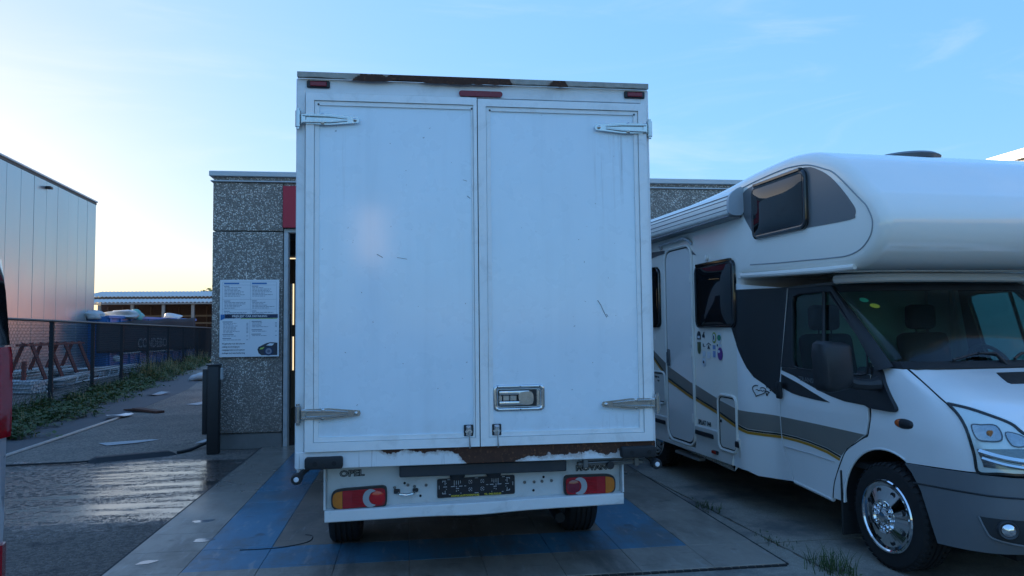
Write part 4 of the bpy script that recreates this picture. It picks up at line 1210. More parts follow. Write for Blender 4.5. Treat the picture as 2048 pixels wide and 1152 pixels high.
# cowl, wipers
cw = []
for k in range(33):
    p = .10 + (pi - .20) * k / 32
    b = Vector(cabf(p, 1.306)); c = wsurf(min(max(p, .126), pi - .126), .05)
    cw.append([b + Vector((0, -.004, .002)), b + Vector((0, -.004, .010)), c + Vector((0, -.006, .004)), c + Vector((0, .03, -.03))])
obj('cowl', MB().loft(cw), BLKP, mh, ang=25)
def wiper(p0, p1):
    w = MB()
    pth = [wsurf(p0 + (p1 - p0) * k / 10, .05 + .045 * math.sin(pi * k / 10) + .035 * k / 10) + Vector((0, -.022, .012)) for k in range(11)]
    w.tube(pth, .009, 6)
    q = pth[5]
    w.tube([wsurf((p0 + p1) / 2 + .3, .015) + Vector((0, -.02, .0)), q + Vector((.12, -.02, .0)), q + Vector((0, -.008, .004))], [.016, .012, .008], 6)
    obj('wiper', w, BLKP, mh)
wiper(.45, .95); wiper(1.25, 2.0)
# stickers on the screen
STG = M('sticker_green', (.03, .30, .16), .4); STY = M('sticker_yellow', (.50, .48, .05), .4)
for (p, t, m, n_) in ((.30, .78, STG, 'green_sticker'), (.335, .70, STY, 'yellow_sticker')):
    q = [(p + .032 * math.cos(a), (t + .030 * math.sin(a)) * .7) for a in np.linspace(0, 2 * pi, 14)[:-1]]
    obj(n_, patch(q, lambda a, b: wsurf(a, b / .7), .002, .0015, .05, metric=(.7, 1)), m, ws)
# mirror on a long arm
for fl in (0, 1):
    X = flip if fl else (lambda m: m)
    mr = MB()
    outl = smooth_poly([(-.365, 1.48), (-.25, 1.488), (-.155, 1.475), (-.140, 1.40), (-.135, 1.26), (-.15, 1.185), (-.25, 1.155), (-.345, 1.165), (-.365, 1.25)], 3)
    rings = []
    for (uu, k) in ((.055, .80), (.075, .95), (.11, 1.0), (.185, 1.0), (.195, .97)):
        rings.append([(-.25 + (v + .25) * k, uu, 1.32 + (z - 1.32) * k) for v, z in outl])
    mr.loft(rings)
    m_ = obj('door_mirror', X(mr), BLKP, mh, ang=45)
    obj('mirror_arm', X(MB().tube([(-.16, .13, 1.235), (-.10, .10, 1.205), (-.03, .06, 1.20), (.03, .05, 1.205)], [.045, .040, .040, .050], 10)), BLKP, m_)
    obj('mirror_glass', X(MB().prism([(-.25 + (v + .25) * .86, 1.32 + (z - 1.32) * .86) for v, z in outl], lambda a, b, d: (a, d, b), .1952, .199)), CHROME, m_)
# --- cab inside
SEAT = M('seat_cloth', (.018, .02, .022), .9, var=.2); DASH = M('dash_plastic', (.012, .013, .014), .55, var=.1)
for v in (.52, 1.48):
    st_ = obj('seat', MB().rbox(v - .25, v + .25, .70, 1.20, .75, .92, .06, 3), SEAT, mh)
    obj('seat_back', MB().rbox(v - .24, v + .24, .0, .14, 0, .66, .06, 3).rot(Matrix.Translation((0, 1.12, .90)) @ Matrix.Rotation(R(-12), 4, 'X')), SEAT, st_)
    obj('headrest', MB().rbox(v - .14, v + .14, 1.27, 1.38, 1.56, 1.78, .05, 3).tube([(v - .06, 1.30, 1.45), (v - .06, 1.32, 1.60)], .007, 6).tube([(v + .06, 1.30, 1.45), (v + .06, 1.32, 1.60)], .007, 6), SEAT, st_)
obj('dashboard', MB().loft([[(.13, .0, 1.0), (.13, .0, 1.27), (.13, .22, 1.30), (.13, .42, 1.24), (.13, .45, 1.0)], [(1.0, -.08, 1.0), (1.0, -.08, 1.27), (1.0, .2, 1.31), (1.0, .42, 1.25), (1.0, .45, 1.0)], [(1.87, .0, 1.0), (1.87, .0, 1.27), (1.87, .22, 1.30), (1.87, .42, 1.24), (1.87, .45, 1.0)]]), DASH, mh)
sw = MB()
Ms = Matrix.Translation((1.46, .58, 1.26)) @ Matrix.Rotation(R(62), 4, 'X')
sw.tube([Ms @ Vector((.19 * math.cos(2 * pi * k / 28), .19 * math.sin(2 * pi * k / 28), 0)) for k in range(28)], .015, 8, closed=True)
for k in (0, 2.1, 4.2): sw.tube([Ms @ Vector((0, 0, -.03)), Ms @ Vector((.18 * math.cos(k), .18 * math.sin(k), 0))], .014, 6)
obj('steering_wheel', sw, DASH, mh)
obj('cab_floor', MB().box(.06, 1.94, -.15, 1.60, .60, .64), UNDER, mh, smooth=False)
LIN = M('cab_lining', (.16, .165, .17), .85)
obj('cab_ceiling', MB().box(.18, 1.82, .62, 1.62, 1.915, 1.935), LIN, mh, smooth=False)
cb = MB().box(.05, .28, 1.50, 1.54, .64, 1.91).box(1.72, 1.95, 1.50, 1.54, .64, 1.91)
obj('curtain', cb, M('curtain_pale', (.30, .32, .33), .9), mh, smooth=False)
obj('living_wall', MB().box(.0, 2.0, 2.6, 2.64, .64, 1.98), M('living_dark', (.09, .085, .08), .8), mh, smooth=False)
# --- transition shells behind the cab doors
def tpv(u, z):
    t = min(1, max(0, (u - 1.24) / (1.675 - 1.24))); t = t * t * (3 - 2 * t)
    return (1 - t) * sdv(z) + t * -.103
tp = lambda a, b: (tpv(-a, b), -a, b)
tl = [(1.268, 1.918), (1.69, 1.985), (1.69, .66), (1.83, .60), (1.83, .366), (1.577, .354), (1.479, .330), (1.301, .335), (1.072, .360), (1.112, .466), (1.197, .613), (1.226, .747), (1.230, 1.004), (1.242, 1.10), (1.250, 1.262)]
for fl in (0, 1):
    X = flip if fl else (lambda m: m)
    tr = obj('transition_shell', X(patch(N_(tl), tp, 0, .012, .06)), CABW, mh)
    obj('dark_decal', X(patch(N_([(1.272, 1.925), (1.688, 1.928), (1.688, 1.44), (1.568, 1.245), (1.50, 1.165), (1.45, 1.135), (1.248, 1.018), (1.246, 1.10)]), tp, .004, .003, .06)), DBLK, tr)
    obj('stripe_band', X(patch(N_([(1.234, .858), (1.69, .868), (1.69, .745), (1.568, .718), (1.40, .716), (1.226, .722)]), tp, .004, .003, .06)), TAUPE, tr)
    obj('stripe_black', X(patch(N_([(1.226, .716), (1.40, .710), (1.568, .712), (1.69, .739), (1.69, .722), (1.568, .698), (1.40, .697), (1.223, .703)]), tp, .004, .003, .06)), DBLK, tr)
    obj('stripe_ochre', X(patch(N_([(1.222, .700), (1.40, .694), (1.568, .695), (1.69, .719), (1.69, .694), (1.568, .673), (1.40, .672), (1.218, .680)]), tp, .004, .003, .06)), OCHRE, tr)
    dd = [c for c in mh.children if c.name.startswith('cab_door')][fl]
    obj('stripe_band', X(patch(N_([(1.220, .858), (.697, .855), (.19, .848), (.225, .830), (.30, .778), (.40, .714), (.455, .663), (.62, .696), (.83, .716), (1.0, .724), (1.212, .724)]), sd, .003, .0025, .07)), TAUPE, dd)
    obj('stripe_black', X(patch(N_([(1.211, .719), (1.0, .719), (.83, .711), (.62, .691), (.458, .657), (.466, .645), (.62, .678), (.83, .699), (1.0, .706), (1.208, .706)]), sd, .003, .0025, .07)), DBLK, dd)
    obj('stripe_ochre', X(patch(N_([(1.207, .702), (1.0, .702), (.83, .695), (.62, .674), (.468, .641), (.478, .622), (.62, .653), (.83, .675), (1.0, .682), (1.202, .682)]), sd, .003, .0025, .07)), OCHRE, dd)
# --- coach shell
prof = [(1.66, .55), (1.62, 1.0), (1.62, 1.7), (1.62, 1.96), (1.60, 2.02), (1.50, 2.035), (1.0, 2.01), (.60, 1.995), (.35, 1.985), (.12, 1.985), (-.06, 2.035), (-.185, 2.15), (-.215, 2.30), (-.15, 2.44), (-.06, 2.53), (.19, 2.75), (.35, 2.83), (.53, 2.895), (.72, 2.925), (.92, 2.935), (1.38, 2.918), (2.02, 2.87), (3.0, 2.85), (5.0, 2.845), (5.55, 2.83), (5.70, 2.74), (5.73, 2.5), (5.73, 1.5), (5.73, .55), (5.69, .42), (5.5, .375), (3.0, .37), (1.85, .37), (1.74, .40)]
pr = densify(smooth_poly(prof, 5), .07)
P_ = np.array(pr)
tg_ = np.roll(P_, -1, 0) - np.roll(P_, 1, 0)
tg_ /= np.linalg.norm(tg_, axis=1)[:, None]
nin = np.stack([-tg_[:, 1], tg_[:, 0]], 1)          # towards the inside or outside
area = .5 * np.sum(P_[:, 0] * np.roll(P_[:, 1], -1) - np.roll(P_[:, 0], -1) * P_[:, 1])
if area < 0: nin = -nin
V0, V1, RE = -.10, 2.10, .085
rings = []
ks = 6
for k in range(ks + 1):
    a = pi / 2 * k / ks
    o_ = RE * (1 - math.sin(a)); v = V0 + RE * (1 - math.cos(a))
    q = P_ + nin * o_
    rings.append([(v, p[0], p[1]) for p in q])
for k in range(ks, -1, -1):
    a = pi / 2 * k / ks
    o_ = RE * (1 - math.sin(a)); v = V1 - RE * (1 - math.cos(a))
    q = P_ + nin * o_
    rings.append([(v, p[0], p[1]) for p in q])
body = obj('coach_body', MB().loft(rings), CW, mh, ang=40)
# thin moulding line around the alcove side
q = P_ + nin * (RE + .012)
sel = [(p[0], p[1]) for p in q]
i0 = min(range(len(sel)), key=lambda i: (sel[i][0] - 1.45) ** 2 + (sel[i][1] - 2.11) ** 2)
i1 = min(range(len(sel)), key=lambda i: (sel[i][0] - 2.3) ** 2 + (sel[i][1] - 2.77) ** 2)
seg = sel[i0:i1 + 1] if i1 > i0 else sel[i0:] + sel[:i1 + 1]
mo = MB().tube([(V0 - .001, p[0], p[1]) for p in seg], .0055, 6)
obj('moulding_line', mo, M('moulding_grey', (.30, .32, .33), .4), body); obj('moulding_line', flip(mo), M('moulding_grey', (.30, .32, .33), .4), body)
gut = MB().tube([(V0 + .015, 1.585, 2.045), (V0 - .004, 1.55, 2.045), (V0 - .004, 1.0, 2.022), (V0 - .002, .35, 2.0), (V0 + .02, .10, 2.0)], [.012, .024, .024, .024, .02], 10)
obj('gutter', gut, CBEAD, body); obj('gutter', flip(gut), CBEAD, body)
obj('gutter_end', MB().rbox(V0 - .022, V0, 1.555, 1.60, 2.018, 2.072, .006, 1), CBEAD, body)
# underside lip over the windscreen
obj('screen_brow', MB().tube([tuple(top(.30 + (pi - .60) * k / 24) + Vector((0, -.03, .045))) for k in range(25)], .035, 8), CBEAD, mh)
# roof light
obj('roof_hatch', MB().lathe([(.26, 2.925), (.27, 2.955), (.24, 2.975), (.0001, 2.985)], (1.02, .90, 0), 'z', 28).rot(Matrix.Translation((0, 0, .005))), M('roof_hatch_grey', (.10, .11, .12), .35), body)
cs = lambda a, b: (V0, -a, b)
def side(name, poly, m, d0=.004, th=.0035, parent=None, holes=(), step=.2):
    return obj(name, patch(N_(poly), cs, d0, th, step, holes=[N_(h) for h in holes]), m, parent or body)
side('dark_decal', [(1.692, 1.928), (1.80, 1.74), (1.777, 1.594), (1.692, 1.445)], DBLK)
gd = smooth_poly([(1.51, 2.58), (1.505, 2.68), (1.50, 2.764), (1.345, 2.795), (1.0, 2.800), (.598, 2.793), (.43, 2.738), (.297, 2.657), (.18, 2.55), (.093, 2.454), (.045, 2.39), (.05, 2.345), (.103, 2.322), (.60, 2.335), (1.20, 2.365), (1.32, 2.365), (1.43, 2.47)], 3)
side('alcove_decal', gd, MGREY)
def caravan_window(u0, u1, z0, z1, nm='side_window'):
    r_ = .07
    fr = MB()
    o_ = rrect(-u1, -u0, z0, z1, r_, 5)
    f = lambda a, b, d: (V0 - d, -a, b)
    i_ = rrect(-u1 + .035, -u0 - .035, z0 + .035, z1 - .035, r_ * .6, 5)
    L3 = lambda q, d: [f(p[0], p[1], d) for p in q]
    fr.loft([L3(o_, -.004), L3(o_, .020), L3([(a[0] * .85 + b[0] * .15, a[1] * .85 + b[1] * .15) for a, b in zip(o_, i_)], .030), L3([(a[0] * .3 + b[0] * .7, a[1] * .3 + b[1] * .7) for a, b in zip(o_, i_)], .034), L3(i_, .028)])
    w = obj(nm, fr, GBLK, body, ang=50)
    # bulged acrylic pane
    n = 12
    pane = MB()
    vs = []
    ua, ub, za, zb = u0 + .036, u1 - .036, z0 + .036, z1 - .036
    for j in range(n + 1):
        for i in range(n + 1):
            a, b = i / n, j / n
            bul = .030 + .016 * (1 - abs(2 * a - 1) ** 4) * (1 - abs(2 * b - 1) ** 4)
            vs.append((V0 - bul, ua + (ub - ua) * a, za + (zb - za) * b))
    pane.add(vs, [(j * (n + 1) + i, j * (n + 1) + i + 1, (j + 1) * (n + 1) + i + 1, (j + 1) * (n + 1) + i) for j in range(n) for i in range(n)])
    obj('pane', pane, M('acrylic_dark', (.008, .011, .013), .03, var=.1, rvar=.01, spec=.6), w, ang=80)
    obj('top_rail', MB().rbox(V0 - .042, V0 - .004, u0 + .05, u1 - .05, z1 - .018, z1 + .012, .006, 1), GBLK, w, smooth=False)
caravan_window(.565, 1.335, 2.325, 2.785)
caravan_window(1.675, 2.445, 1.590, 2.205)
caravan_window(3.33, 4.10, 1.600, 2.265)
# awning
aw = []
A2 = smooth_poly([(-.10, 2.60), (-.17, 2.575), (-.225, 2.595), (-.232, 2.66), (-.222, 2.73), (-.17, 2.785), (-.10, 2.80)], 3)
for (u, dz) in ((1.535, 0), (5.3, .03)): aw.append([(p[0], u, p[1] + dz) for p in A2])
awo = obj('awning', MB().loft(aw), M('awning_white', (.90, .86, .78), .35, var=.04), body, ang=30)
for zz, xx in ((2.745, -.217), (2.71, -.2285), (2.665, -.2325), (2.625, -.2305)): obj('awning_groove', MB().tube([(xx, 1.54, zz), (xx, 5.29, zz + .03)], .005, 5), M('awning_grey', (.16, .17, .18), .4), awo)
obj('end_cap', MB().loft([[(V0 + (p[0] - V0) * 1.08 - .004, u, 2.69 + (p[1] - 2.69) * 1.06) for p in A2] for u in (1.500, 1.533)]), M('awning_cap', (.45, .48, .50), .4), awo, ang=40)
obj('lead_rail', MB().rbox(-.240, -.105, 1.53, 5.3, 2.552, 2.572, .006, 1), M('awning_grey', (.16, .17, .18), .4), awo, smooth=False)
# entrance door
d_ = rrect(-3.155, -2.565, .445, 2.405, .11, 6)
dr = obj('entrance_door', patch([(a, b) for a, b in d_], cs, .012, .011, .12), M('door_gloss', (.86, .84, .80), .10, var=.02, coat=.8, bump=.012, bscale=2.2), body)
obj('door_frame', MB().tube([(V0 - .010, -a, b) for a, b in rrect(-3.185, -2.535, .415, 2.435, .13, 6)], .014, 6, closed=True), CBEAD, dr)
obj('door_gap', MB().tube([(V0 - .003, -a, b) for a, b in rrect(-3.166, -2.554, .434, 2.416, .12, 6)], .006, 5, closed=True), LINE, dr)
obj('door_handle', MB().rbox(V0 - .035, V0 - .013, 3.085, 3.135, 1.19, 1.37, .010, 2).rbox(V0 - .045, V0 - .036, 3.095, 3.125, 1.22, 1.34, .004, 1), M('handle_grey', (.10, .11, .12), .4), dr)
for z in (.65, 1.3, 1.42, 2.05): obj('door_hinge', MB().rbox(V0 - .024, V0 - .012, 2.552, 2.578, z, z + .09, .004, 1), CBEAD, dr)
obj('rain_rail', MB().tube([(V0 - .01, 3.28, 2.462), (V0 - .04, 3.24, 2.50), (V0 - .045, 2.62, 2.505), (V0 - .03, 2.54, 2.47), (V0 - .008, 2.52, 2.43)], .016, 8), M('rail_grey', (.42, .45, .47), .35), body)
side('swoosh_decal', [(3.9, 2.36), (3.4, 2.40), (3.2, 2.405), (3.2, 2.44), (3.5, 2.455), (3.9, 2.45)], MGREY)
side('swoosh_tip', [(2.53, 2.37), (2.44, 2.315), (2.53, 2.33)], MGREY)
obj('entry_lamp', MB().lathe([(.0001, V0 - .032), (.022, V0 - .026), (.028, V0 - .004), (.0001, V0 - .002)], (0, 2.205, 2.262), 'x', 12), CBEAD, body)
# stripe along the side (split round door and hatch, as stickers are)
def band_poly(us, top_f, bot_f): return [(u, top_f(u)) for u in us] + [(u, bot_f(u)) for u in us[::-1]]
XS = [1.690, 2.03, 2.60, 3.195, 3.545, 4.2, 5.0]
TT = [.868, .923, 1.047, 1.197, 1.337, 1.70, 2.3]; TB = [.740, .823, .933, 1.078, 1.276, 1.65, 2.26]
ft = lambda u: float(np.interp(u, XS, TT)); fb = lambda u: float(np.interp(u, XS, TB))
for (a, b, dz) in ((1.692, 2.53, .004), (2.57, 3.15, .0165), (3.19, 4.6, .004)):
    us = list(np.linspace(a, b, 9))
    side('stripe_band', band_poly(us, ft, fb), TAUPE, dz)
    side('stripe_black', band_poly(us, lambda u: fb(u) - .003, lambda u: fb(u) - .020), DBLK, dz)
    side('stripe_ochre', band_poly(us, lambda u: fb(u) - .023, lambda u: fb(u) - .047), OCHRE, dz)
# service hatch
def hatch(u0, u1, z0, z1, dz=.006):
    h = obj('service_hatch', patch(rrect(-u1, -u0, z0, z1, .05, 4), cs, dz, .005, .2), SKIRT, body)
    obj('hatch_frame', MB().tube([(V0 - .008, -a, b) for a, b in rrect(-u1 - .022, -u0 + .022, z0 - .022, z1 + .022, .07, 4)], .014, 6, closed=True), CBEAD, h)
    obj('hatch_gap', MB().tube([(V0 - .006, -a, b) for a, b in rrect(-u1 - .002, -u0 + .002, z0 - .002, z1 + .002, .05, 4)], .005, 5, closed=True), LINE, h)
    return h
h1 = hatch(1.735, 2.030, .500, .955)
for (nm, f1, f2, m) in (('stripe_band', ft, fb, TAUPE), ('stripe_black', lambda u: fb(u) - .003, lambda u: fb(u) - .020, DBLK), ('stripe_ochre', lambda u: fb(u) - .023, lambda u: fb(u) - .047, OCHRE)):
    side(nm, band_poly(list(np.linspace(1.742, 2.022, 6)), f1, f2), m, .0095, .003, h1)
obj('hatch_lock', MB().lathe([(.0001, V0 - .018), (.012, V0 - .016), (.014, V0 - .006)], (0, 2.005, .735), 'x', 10), BLKP, h1)
h2 = hatch(3.265, 3.80, .79, 1.09)
# skirt moulding, vents, side marker
sk = MB()
for (a, b) in ((1.70, 1.715), (2.05, 2.535), (3.18, 5.6)):
    if b - a > .1:
        sk.loft([[(V0 - .002, u, .64), (V0 - .020, u, .628), (V0 - .022, u, .60), (V0 - .006, u, .50), (V0 - .006, u, .44), (V0 - .018, u, .395), (V0 - .018, u, .365), (V0 + .03, u, .35)] for u in (a, b)])
sk.loft([[(V0 - .006, u, .470), (V0 - .006, u, .44), (V0 - .018, u, .395), (V0 - .018, u, .365), (V0 + .03, u, .35)] for u in (1.80, 2.05)])
sk.loft([[(V0 - .002, u, .615), (V0 - .018, u, .605), (V0 - .020, u, .580), (V0 - .006, u, .50), (V0 - .006, u, .45)] for u in (1.665, 1.70)])
sk.loft([[(V0 - .006, u, .405), (V0 - .018, u, .395), (V0 - .018, u, .365), (V0 + .03, u, .35)] for u in (2.535, 3.18)])
obj('side_skirt', sk, SKIRT, body, ang=30)
obj('vent_strip', MB().rbox(V0 - .026, V0 - .012, 2.14, 2.52, .548, .592, .006, 1), BLKP, body, smooth=False)
obj('vent_strip', MB().rbox(V0 - .026, V0 - .012, 3.24, 3.62, .548, .592, .006, 1), BLKP, body, smooth=False)
obj('cable_flap', MB().rbox(V0 - .026, V0 - .012, 1.668, 1.735, .535, .592, .008, 1), BLKP, body, smooth=False)
mk_ = obj('side_marker', MB().rbox(V0 - .026, V0 - .007, 2.06, 2.17, .412, .447, .008, 1), BLKP, body, smooth=False)
obj('marker_lens', MB().rbox(V0 - .034, V0 - .0265, 2.085, 2.165, .415, .444, .004, 1), M('marker_red', (.40, .03, .015), .2), mk_, smooth=False)
# lettering and stickers on the side
sf = lambda u, z, d=.0065: (V0 - d, u, z)
text('model_lettering', 'SPLAT 144', .062, DBLK, face_mat(sf(2.475, .672), (0, -1, 0), (0, 0, 1)), body, align='LEFT', extrude=.0008, bold=.0016, sx=.95)
text('hatch_lettering', 'Angels on', .040, DBLK, face_mat(sf(3.535, 1.055, .009), (0, -1, 0), (0, 0, 1)), h2, align='LEFT', extrude=.0006, sx=.8)
text('hatch_lettering', 'tour', .040, DBLK, face_mat(sf(3.46, 1.015, .009), (0, -1, 0), (0, 0, 1)), h2, align='LEFT', extrude=.0006, sx=.8)
hc = []
for k in range(30):
    t = 2 * pi * k / 30
    hc.append((16 * math.sin(t) ** 3, 13 * math.cos(t) - 5 * math.cos(2 * t) - 2 * math.cos(3 * t) - math.cos(4 * t)))
def onshell(u, z, d=.005): return (tpv(u, z) - d, u, z)
he = MB()
pts = [onshell(1.450 - .0042 * (x * .9 + y * .35), 1.052 + .0032 * (y * .95 - x * .3)) for x, y in hc]
he.tube(pts[2:27], .0042, 5)
he.tube([onshell(1.475 - .012 * k, 1.06 + .006 * math.sin(k * 2.2) - .001 * k) for k in range(12)], .003, 5)
for (u, z, r_) in ((1.378, 1.090, .008), (1.355, 1.084, .008), (1.340, 1.062, .006), (1.372, 1.026, .013), (1.388, 1.040, .005), (1.356, 1.040, .005), (1.37, 1.048, .005)):
    c = Vector(onshell(u, z, .003))
    he.lathe([(.0001, -.003), (r_, -.0025), (r_, 0)], tuple(c), 'x', 10)
obj('heart_sticker', he, DBLK, mh)
def disc(name, u, z, ru, rz_, m, d=.0055):
    q = [(-u + ru * math.cos(a), z + rz_ * math.sin(a)) for a in np.linspace(0, 2 * pi, 19)[:-1]]
    return obj(name, patch(q, cs, d, .002, .3), m, body)
SK = dict(ol=(.10, .12, .05), gn=(.02, .25, .13), pu=(.14, .04, .25), lb=(.22, .34, .60), wh=(.66, .70, .74), dk=(.03, .04, .05), ye=(.30, .34, .05))
sm_ = {k: M('sticker_' + k, v, .4, var=.05) for k, v in SK.items()}
s1 = disc('round_sticker', 2.105, 1.500, .040, .052, sm_['ye']); disc('sticker_core', 2.105, 1.500, .028, .036, sm_['wh'], .0075); disc('sticker_mark', 2.105, 1.500, .010, .022, sm_['dk'], .0095)
disc('round_sticker', 2.005, 1.498, .040, .052, sm_['wh']); disc('sticker_mark', 2.005, 1.500, .034, .028, sm_['gn'], .0075)
disc('round_sticker', 1.995, 1.350, .048, .060, sm_['pu']); disc('sticker_mark', 2.015, 1.372, .018, .014, sm_['wh'], .0075)
side('shield_sticker', [(2.455, 1.455), (2.385, 1.455), (2.385, 1.375), (2.40, 1.345), (2.42, 1.335), (2.44, 1.345), (2.455, 1.375)], sm_['ol'], .0055, .002)
side('lock_sticker', [(2.460, 1.480), (2.380, 1.480), (2.380, 1.525), (2.398, 1.555), (2.42, 1.562), (2.442, 1.555), (2.460, 1.525)], sm_['dk'], .0055, .002)
side('sticker_mark', [(2.445, 1.492), (2.395, 1.492), (2.395, 1.515), (2.445, 1.515)], sm_['wh'], .0075, .002)
side('dog_sticker', [(2.345, 1.500), (2.30, 1.498), (2.295, 1.515), (2.31, 1.53), (2.298, 1.555), (2.318, 1.552), (2.335, 1.53), (2.350, 1.52)], sm_['dk'], .0055, .002)
side('line_sticker', [(2.335, 1.44), (2.325, 1.44), (2.325, 1.418), (2.29, 1.418), (2.29, 1.412), (2.335, 1.412)], sm_['dk'], .0055, .002)
side('tent_sticker', [(2.245, 1.390), (2.222, 1.43), (2.205, 1.405), (2.19, 1.388), (2.21, 1.395)], sm_['dk'], .0055, .002)
side('roof_sticker', [(2.262, 1.43), (2.222, 1.452), (2.175, 1.432), (2.175, 1.425), (2.222, 1.445), (2.262, 1.424)], sm_['dk'], .0055, .002)
side('blue_sticker', [(2.135, 1.315), (2.085, 1.315), (2.085, 1.375), (2.135, 1.375)], sm_['lb'], .0055, .002)
side('pale_sticker', [(2.135, 1.39), (2.085, 1.39), (2.085, 1.43), (2.135, 1.43)], sm_['lb'], .0055, .002)
side('pale_sticker', [(2.35, 1.315), (2.29, 1.315), (2.29, 1.37), (2.35, 1.37)], sm_['wh'], .0055, .002)
side('pale_sticker', [(2.25, 1.30), (2.19, 1.30), (2.19, 1.365), (2.25, 1.365)], sm_['wh'], .0055, .002)
disc('round_sticker', 2.325, 1.262, .042, .045, sm_['wh']); disc('sticker_mark', 2.33, 1.262, .014, .014, sm_['dk'], .0075)
side('flag_sticker', [(2.05, 1.418), (1.965, 1.418), (1.965, 1.44), (2.05, 1.44)], sm_['wh'], .0055, .002); side('sticker_mark', [(2.05, 1.4185), (2.032, 1.4185), (2.032, 1.4395), (2.05, 1.4395)], sm_['dk'], .0075, .002)
# --- wheels
def mh_wheel(x, y, s, rear=False):
    # x = outer face, s = inward direction
    r, w = .345, .215
    xc = x + s * w / 2
    t_ = wheel(mh, xc, y, r, w, None, 1)
    lug = MB()
    n_ = 46
    for k in range(n_):          # shoulder blocks of the tread
        a = 2 * pi * k / n_
        for sx in (-1, 1):
            c, s2 = math.cos(a), math.sin(a)
            e1, e2 = a - .034, a + .034
            pts = []
            for (rr, xx) in ((r * .955, w * .505), (r * 1.004, w * .40), (r * 1.004, w * .20), (r * .97, w * .20)):
                pts.append((rr, xx))
            A = [(xc + sx * xx, y + rr * math.cos(e1), r - .002 + rr * math.sin(e1)) for rr, xx in pts]
            B = [(xc + sx * xx, y + rr * math.cos(e2), r - .002 + rr * math.sin(e2)) for rr, xx in pts]
            lug.loft([A, B])
    obj('tread_block', lug, RUBB, t_, smooth=False, kind='stuff')
    f = lambda h: x - s * h
    cov = MB().lathe([(.232, f(-.012)), (.238, f(.004)), (.232, f(.012)), (.222, f(.012)), (.214, f(.004)), (.195, f(.000)), (.150, f(.014)), (.108, f(.030)), (.098, f(.026)), (.090, f(.012)), (.052, f(.012)), (.046, f(.030)), (.030, f(.040)), (.0001, f(.042))], (0, y, r - .002), 'x', 48)
    ro = obj('wheel_cover', cov, CHROME, t_, ang=28)
    for k in range(8):
        a = 2 * pi * k / 8 + .2
        obj('nut_cap', MB().lathe([(.018, f(.010)), (.018, f(.030)), (.012, f(.044)), (.0001, f(.048))], (0, y + .074 * math.cos(a), r - .002 + .074 * math.sin(a)), 'x', 8), CHROME, ro)
    for k in range(8):
        a = 2 * pi * k / 8 + .45
        obj('vent_hole', MB().lathe([(.0001, f(.0095)), (.015, f(.0100)), (.019, f(.012)), (.0205, f(.0085))], (0, y + .166 * math.cos(a), r - .002 + .166 * math.sin(a)), 'x', 12), M('hole_dark', (.02, .02, .022), .5), ro)
    obj('rim', MB().lathe([(.22, x + s * .03), (.22, x + s * .19), (.0001, x + s * .15)], (0, y, r - .002), 'x', 24), STW, t_)
mh_wheel(.015, 0.0, 1); mh_wheel(1.985, 0.0, -1); mh_wheel(.03, 3.86, 1); mh_wheel(1.97, 3.86, -1)
for fl in (0, 1):
    X = flip if fl else (lambda m: m)
    lr = []
    for k in range(19):
        a = R(-8 + 196 * k / 18)
        lr.append([(.085, .452 * math.cos(a), .335 + .452 * math.sin(a)), (.42, .452 * math.cos(a), .335 + .452 * math.sin(a)), (.42, .47 * math.cos(a), .335 + .47 * math.sin(a)), (.04, .465 * math.cos(a), .335 + .465 * math.sin(a))])
    obj('wheel_liner', X(MB().loft(lr)), UNDER, mh)
    obj('arch_lip', X(MB().tube([(.024, .443 * math.cos(R(a)), .335 + .443 * math.sin(R(a))) for a in range(0, 118, 6)], .009, 6)), CABW, mh)
    obj('mud_flap', X(MB().rbox(.01, .26, .455, .470, .10, .56, .006, 1)), D_RUB, mh, smooth=False)
obj('underbody', MB().box(.30, 1.70, -.70, 1.6, .24, .60).box(.26, 1.74, 1.6, 5.4, .26, .55), UNDER, mh, smooth=False)
obj('entry_step', MB().rbox(V0 + .02, V0 + .10, 2.55, 3.1, .27, .30, .006, 1), M('step_alloy', (.35, .35, .35), .5, metal=.5), mh, smooth=False)
# ------------------------------------------------------------------ yard on the left
# metal-clad warehouse
def clad_mat():
    t = world_co(NT('cladding'))
    n = t.noise(.5, 4, .6, vec=t.map((1, 1, .3)))
    c = t.mix(n, (.40, .42, .44), (.50, .52, .53))
    r = t.mixf(t.noise(1.3, 4, .6), .20, .30)
    t.bsdf(Base_Color=c, Roughness=r, Metallic=.55, Normal=t.bump(t.noise(.7, 3, .5), .06, .05))
    return t.m
CLAD = clad_mat()
wh = thing('warehouse', (-13.9, 35.3, 0), 'tall grey warehouse with smooth vertical metal cladding behind the fence', 'building', rz=math.atan2(-.998, .068))
pw = 1.085
pmesh = mesh_of('cladding_panel', MB().rbox(.010, pw - .010, -.08, 0, .15, 7.40, .006, 1).box(.0, .009, -.07, -.012, .15, 7.40), CLAD, smooth=False)
for k in range(31):
    o = obj('cladding_panel', pmesh, None, wh)
    o.location = (k * pw, random.uniform(-.004, .004), 0); o.rotation_euler.z = random.uniform(-.003, .003)
obj('inner_wall', MB().box(-.0, 31 * pw, -.30, -.10, 0, 7.4), DARKIN, wh, smooth=False)
obj('end_wall', MB().box(-.02, .0, -24, -.02, 0, 7.38), CLAD, wh, smooth=False)
obj('plinth', MB().box(0, 31 * pw, -.06, .02, -.01, .14), PLINTH, wh, smooth=False)
obj('roof', MB().box(.0, 31 * pw, -24, -.31, 7.2, 7.38), DARKIN, wh, smooth=False)
obj('gravel_band', MB().box(-.03, 31 * pw, -.09, .012, 7.405, 7.50), M('gravel_brown', (.16, .13, .11), .9, var=.5, scale=40), wh, smooth=False)
obj('parapet_cap', MB().rbox(-.08, 31 * pw, -.40, .05, 7.505, 7.575, .01, 1), CAPM, wh, smooth=False)
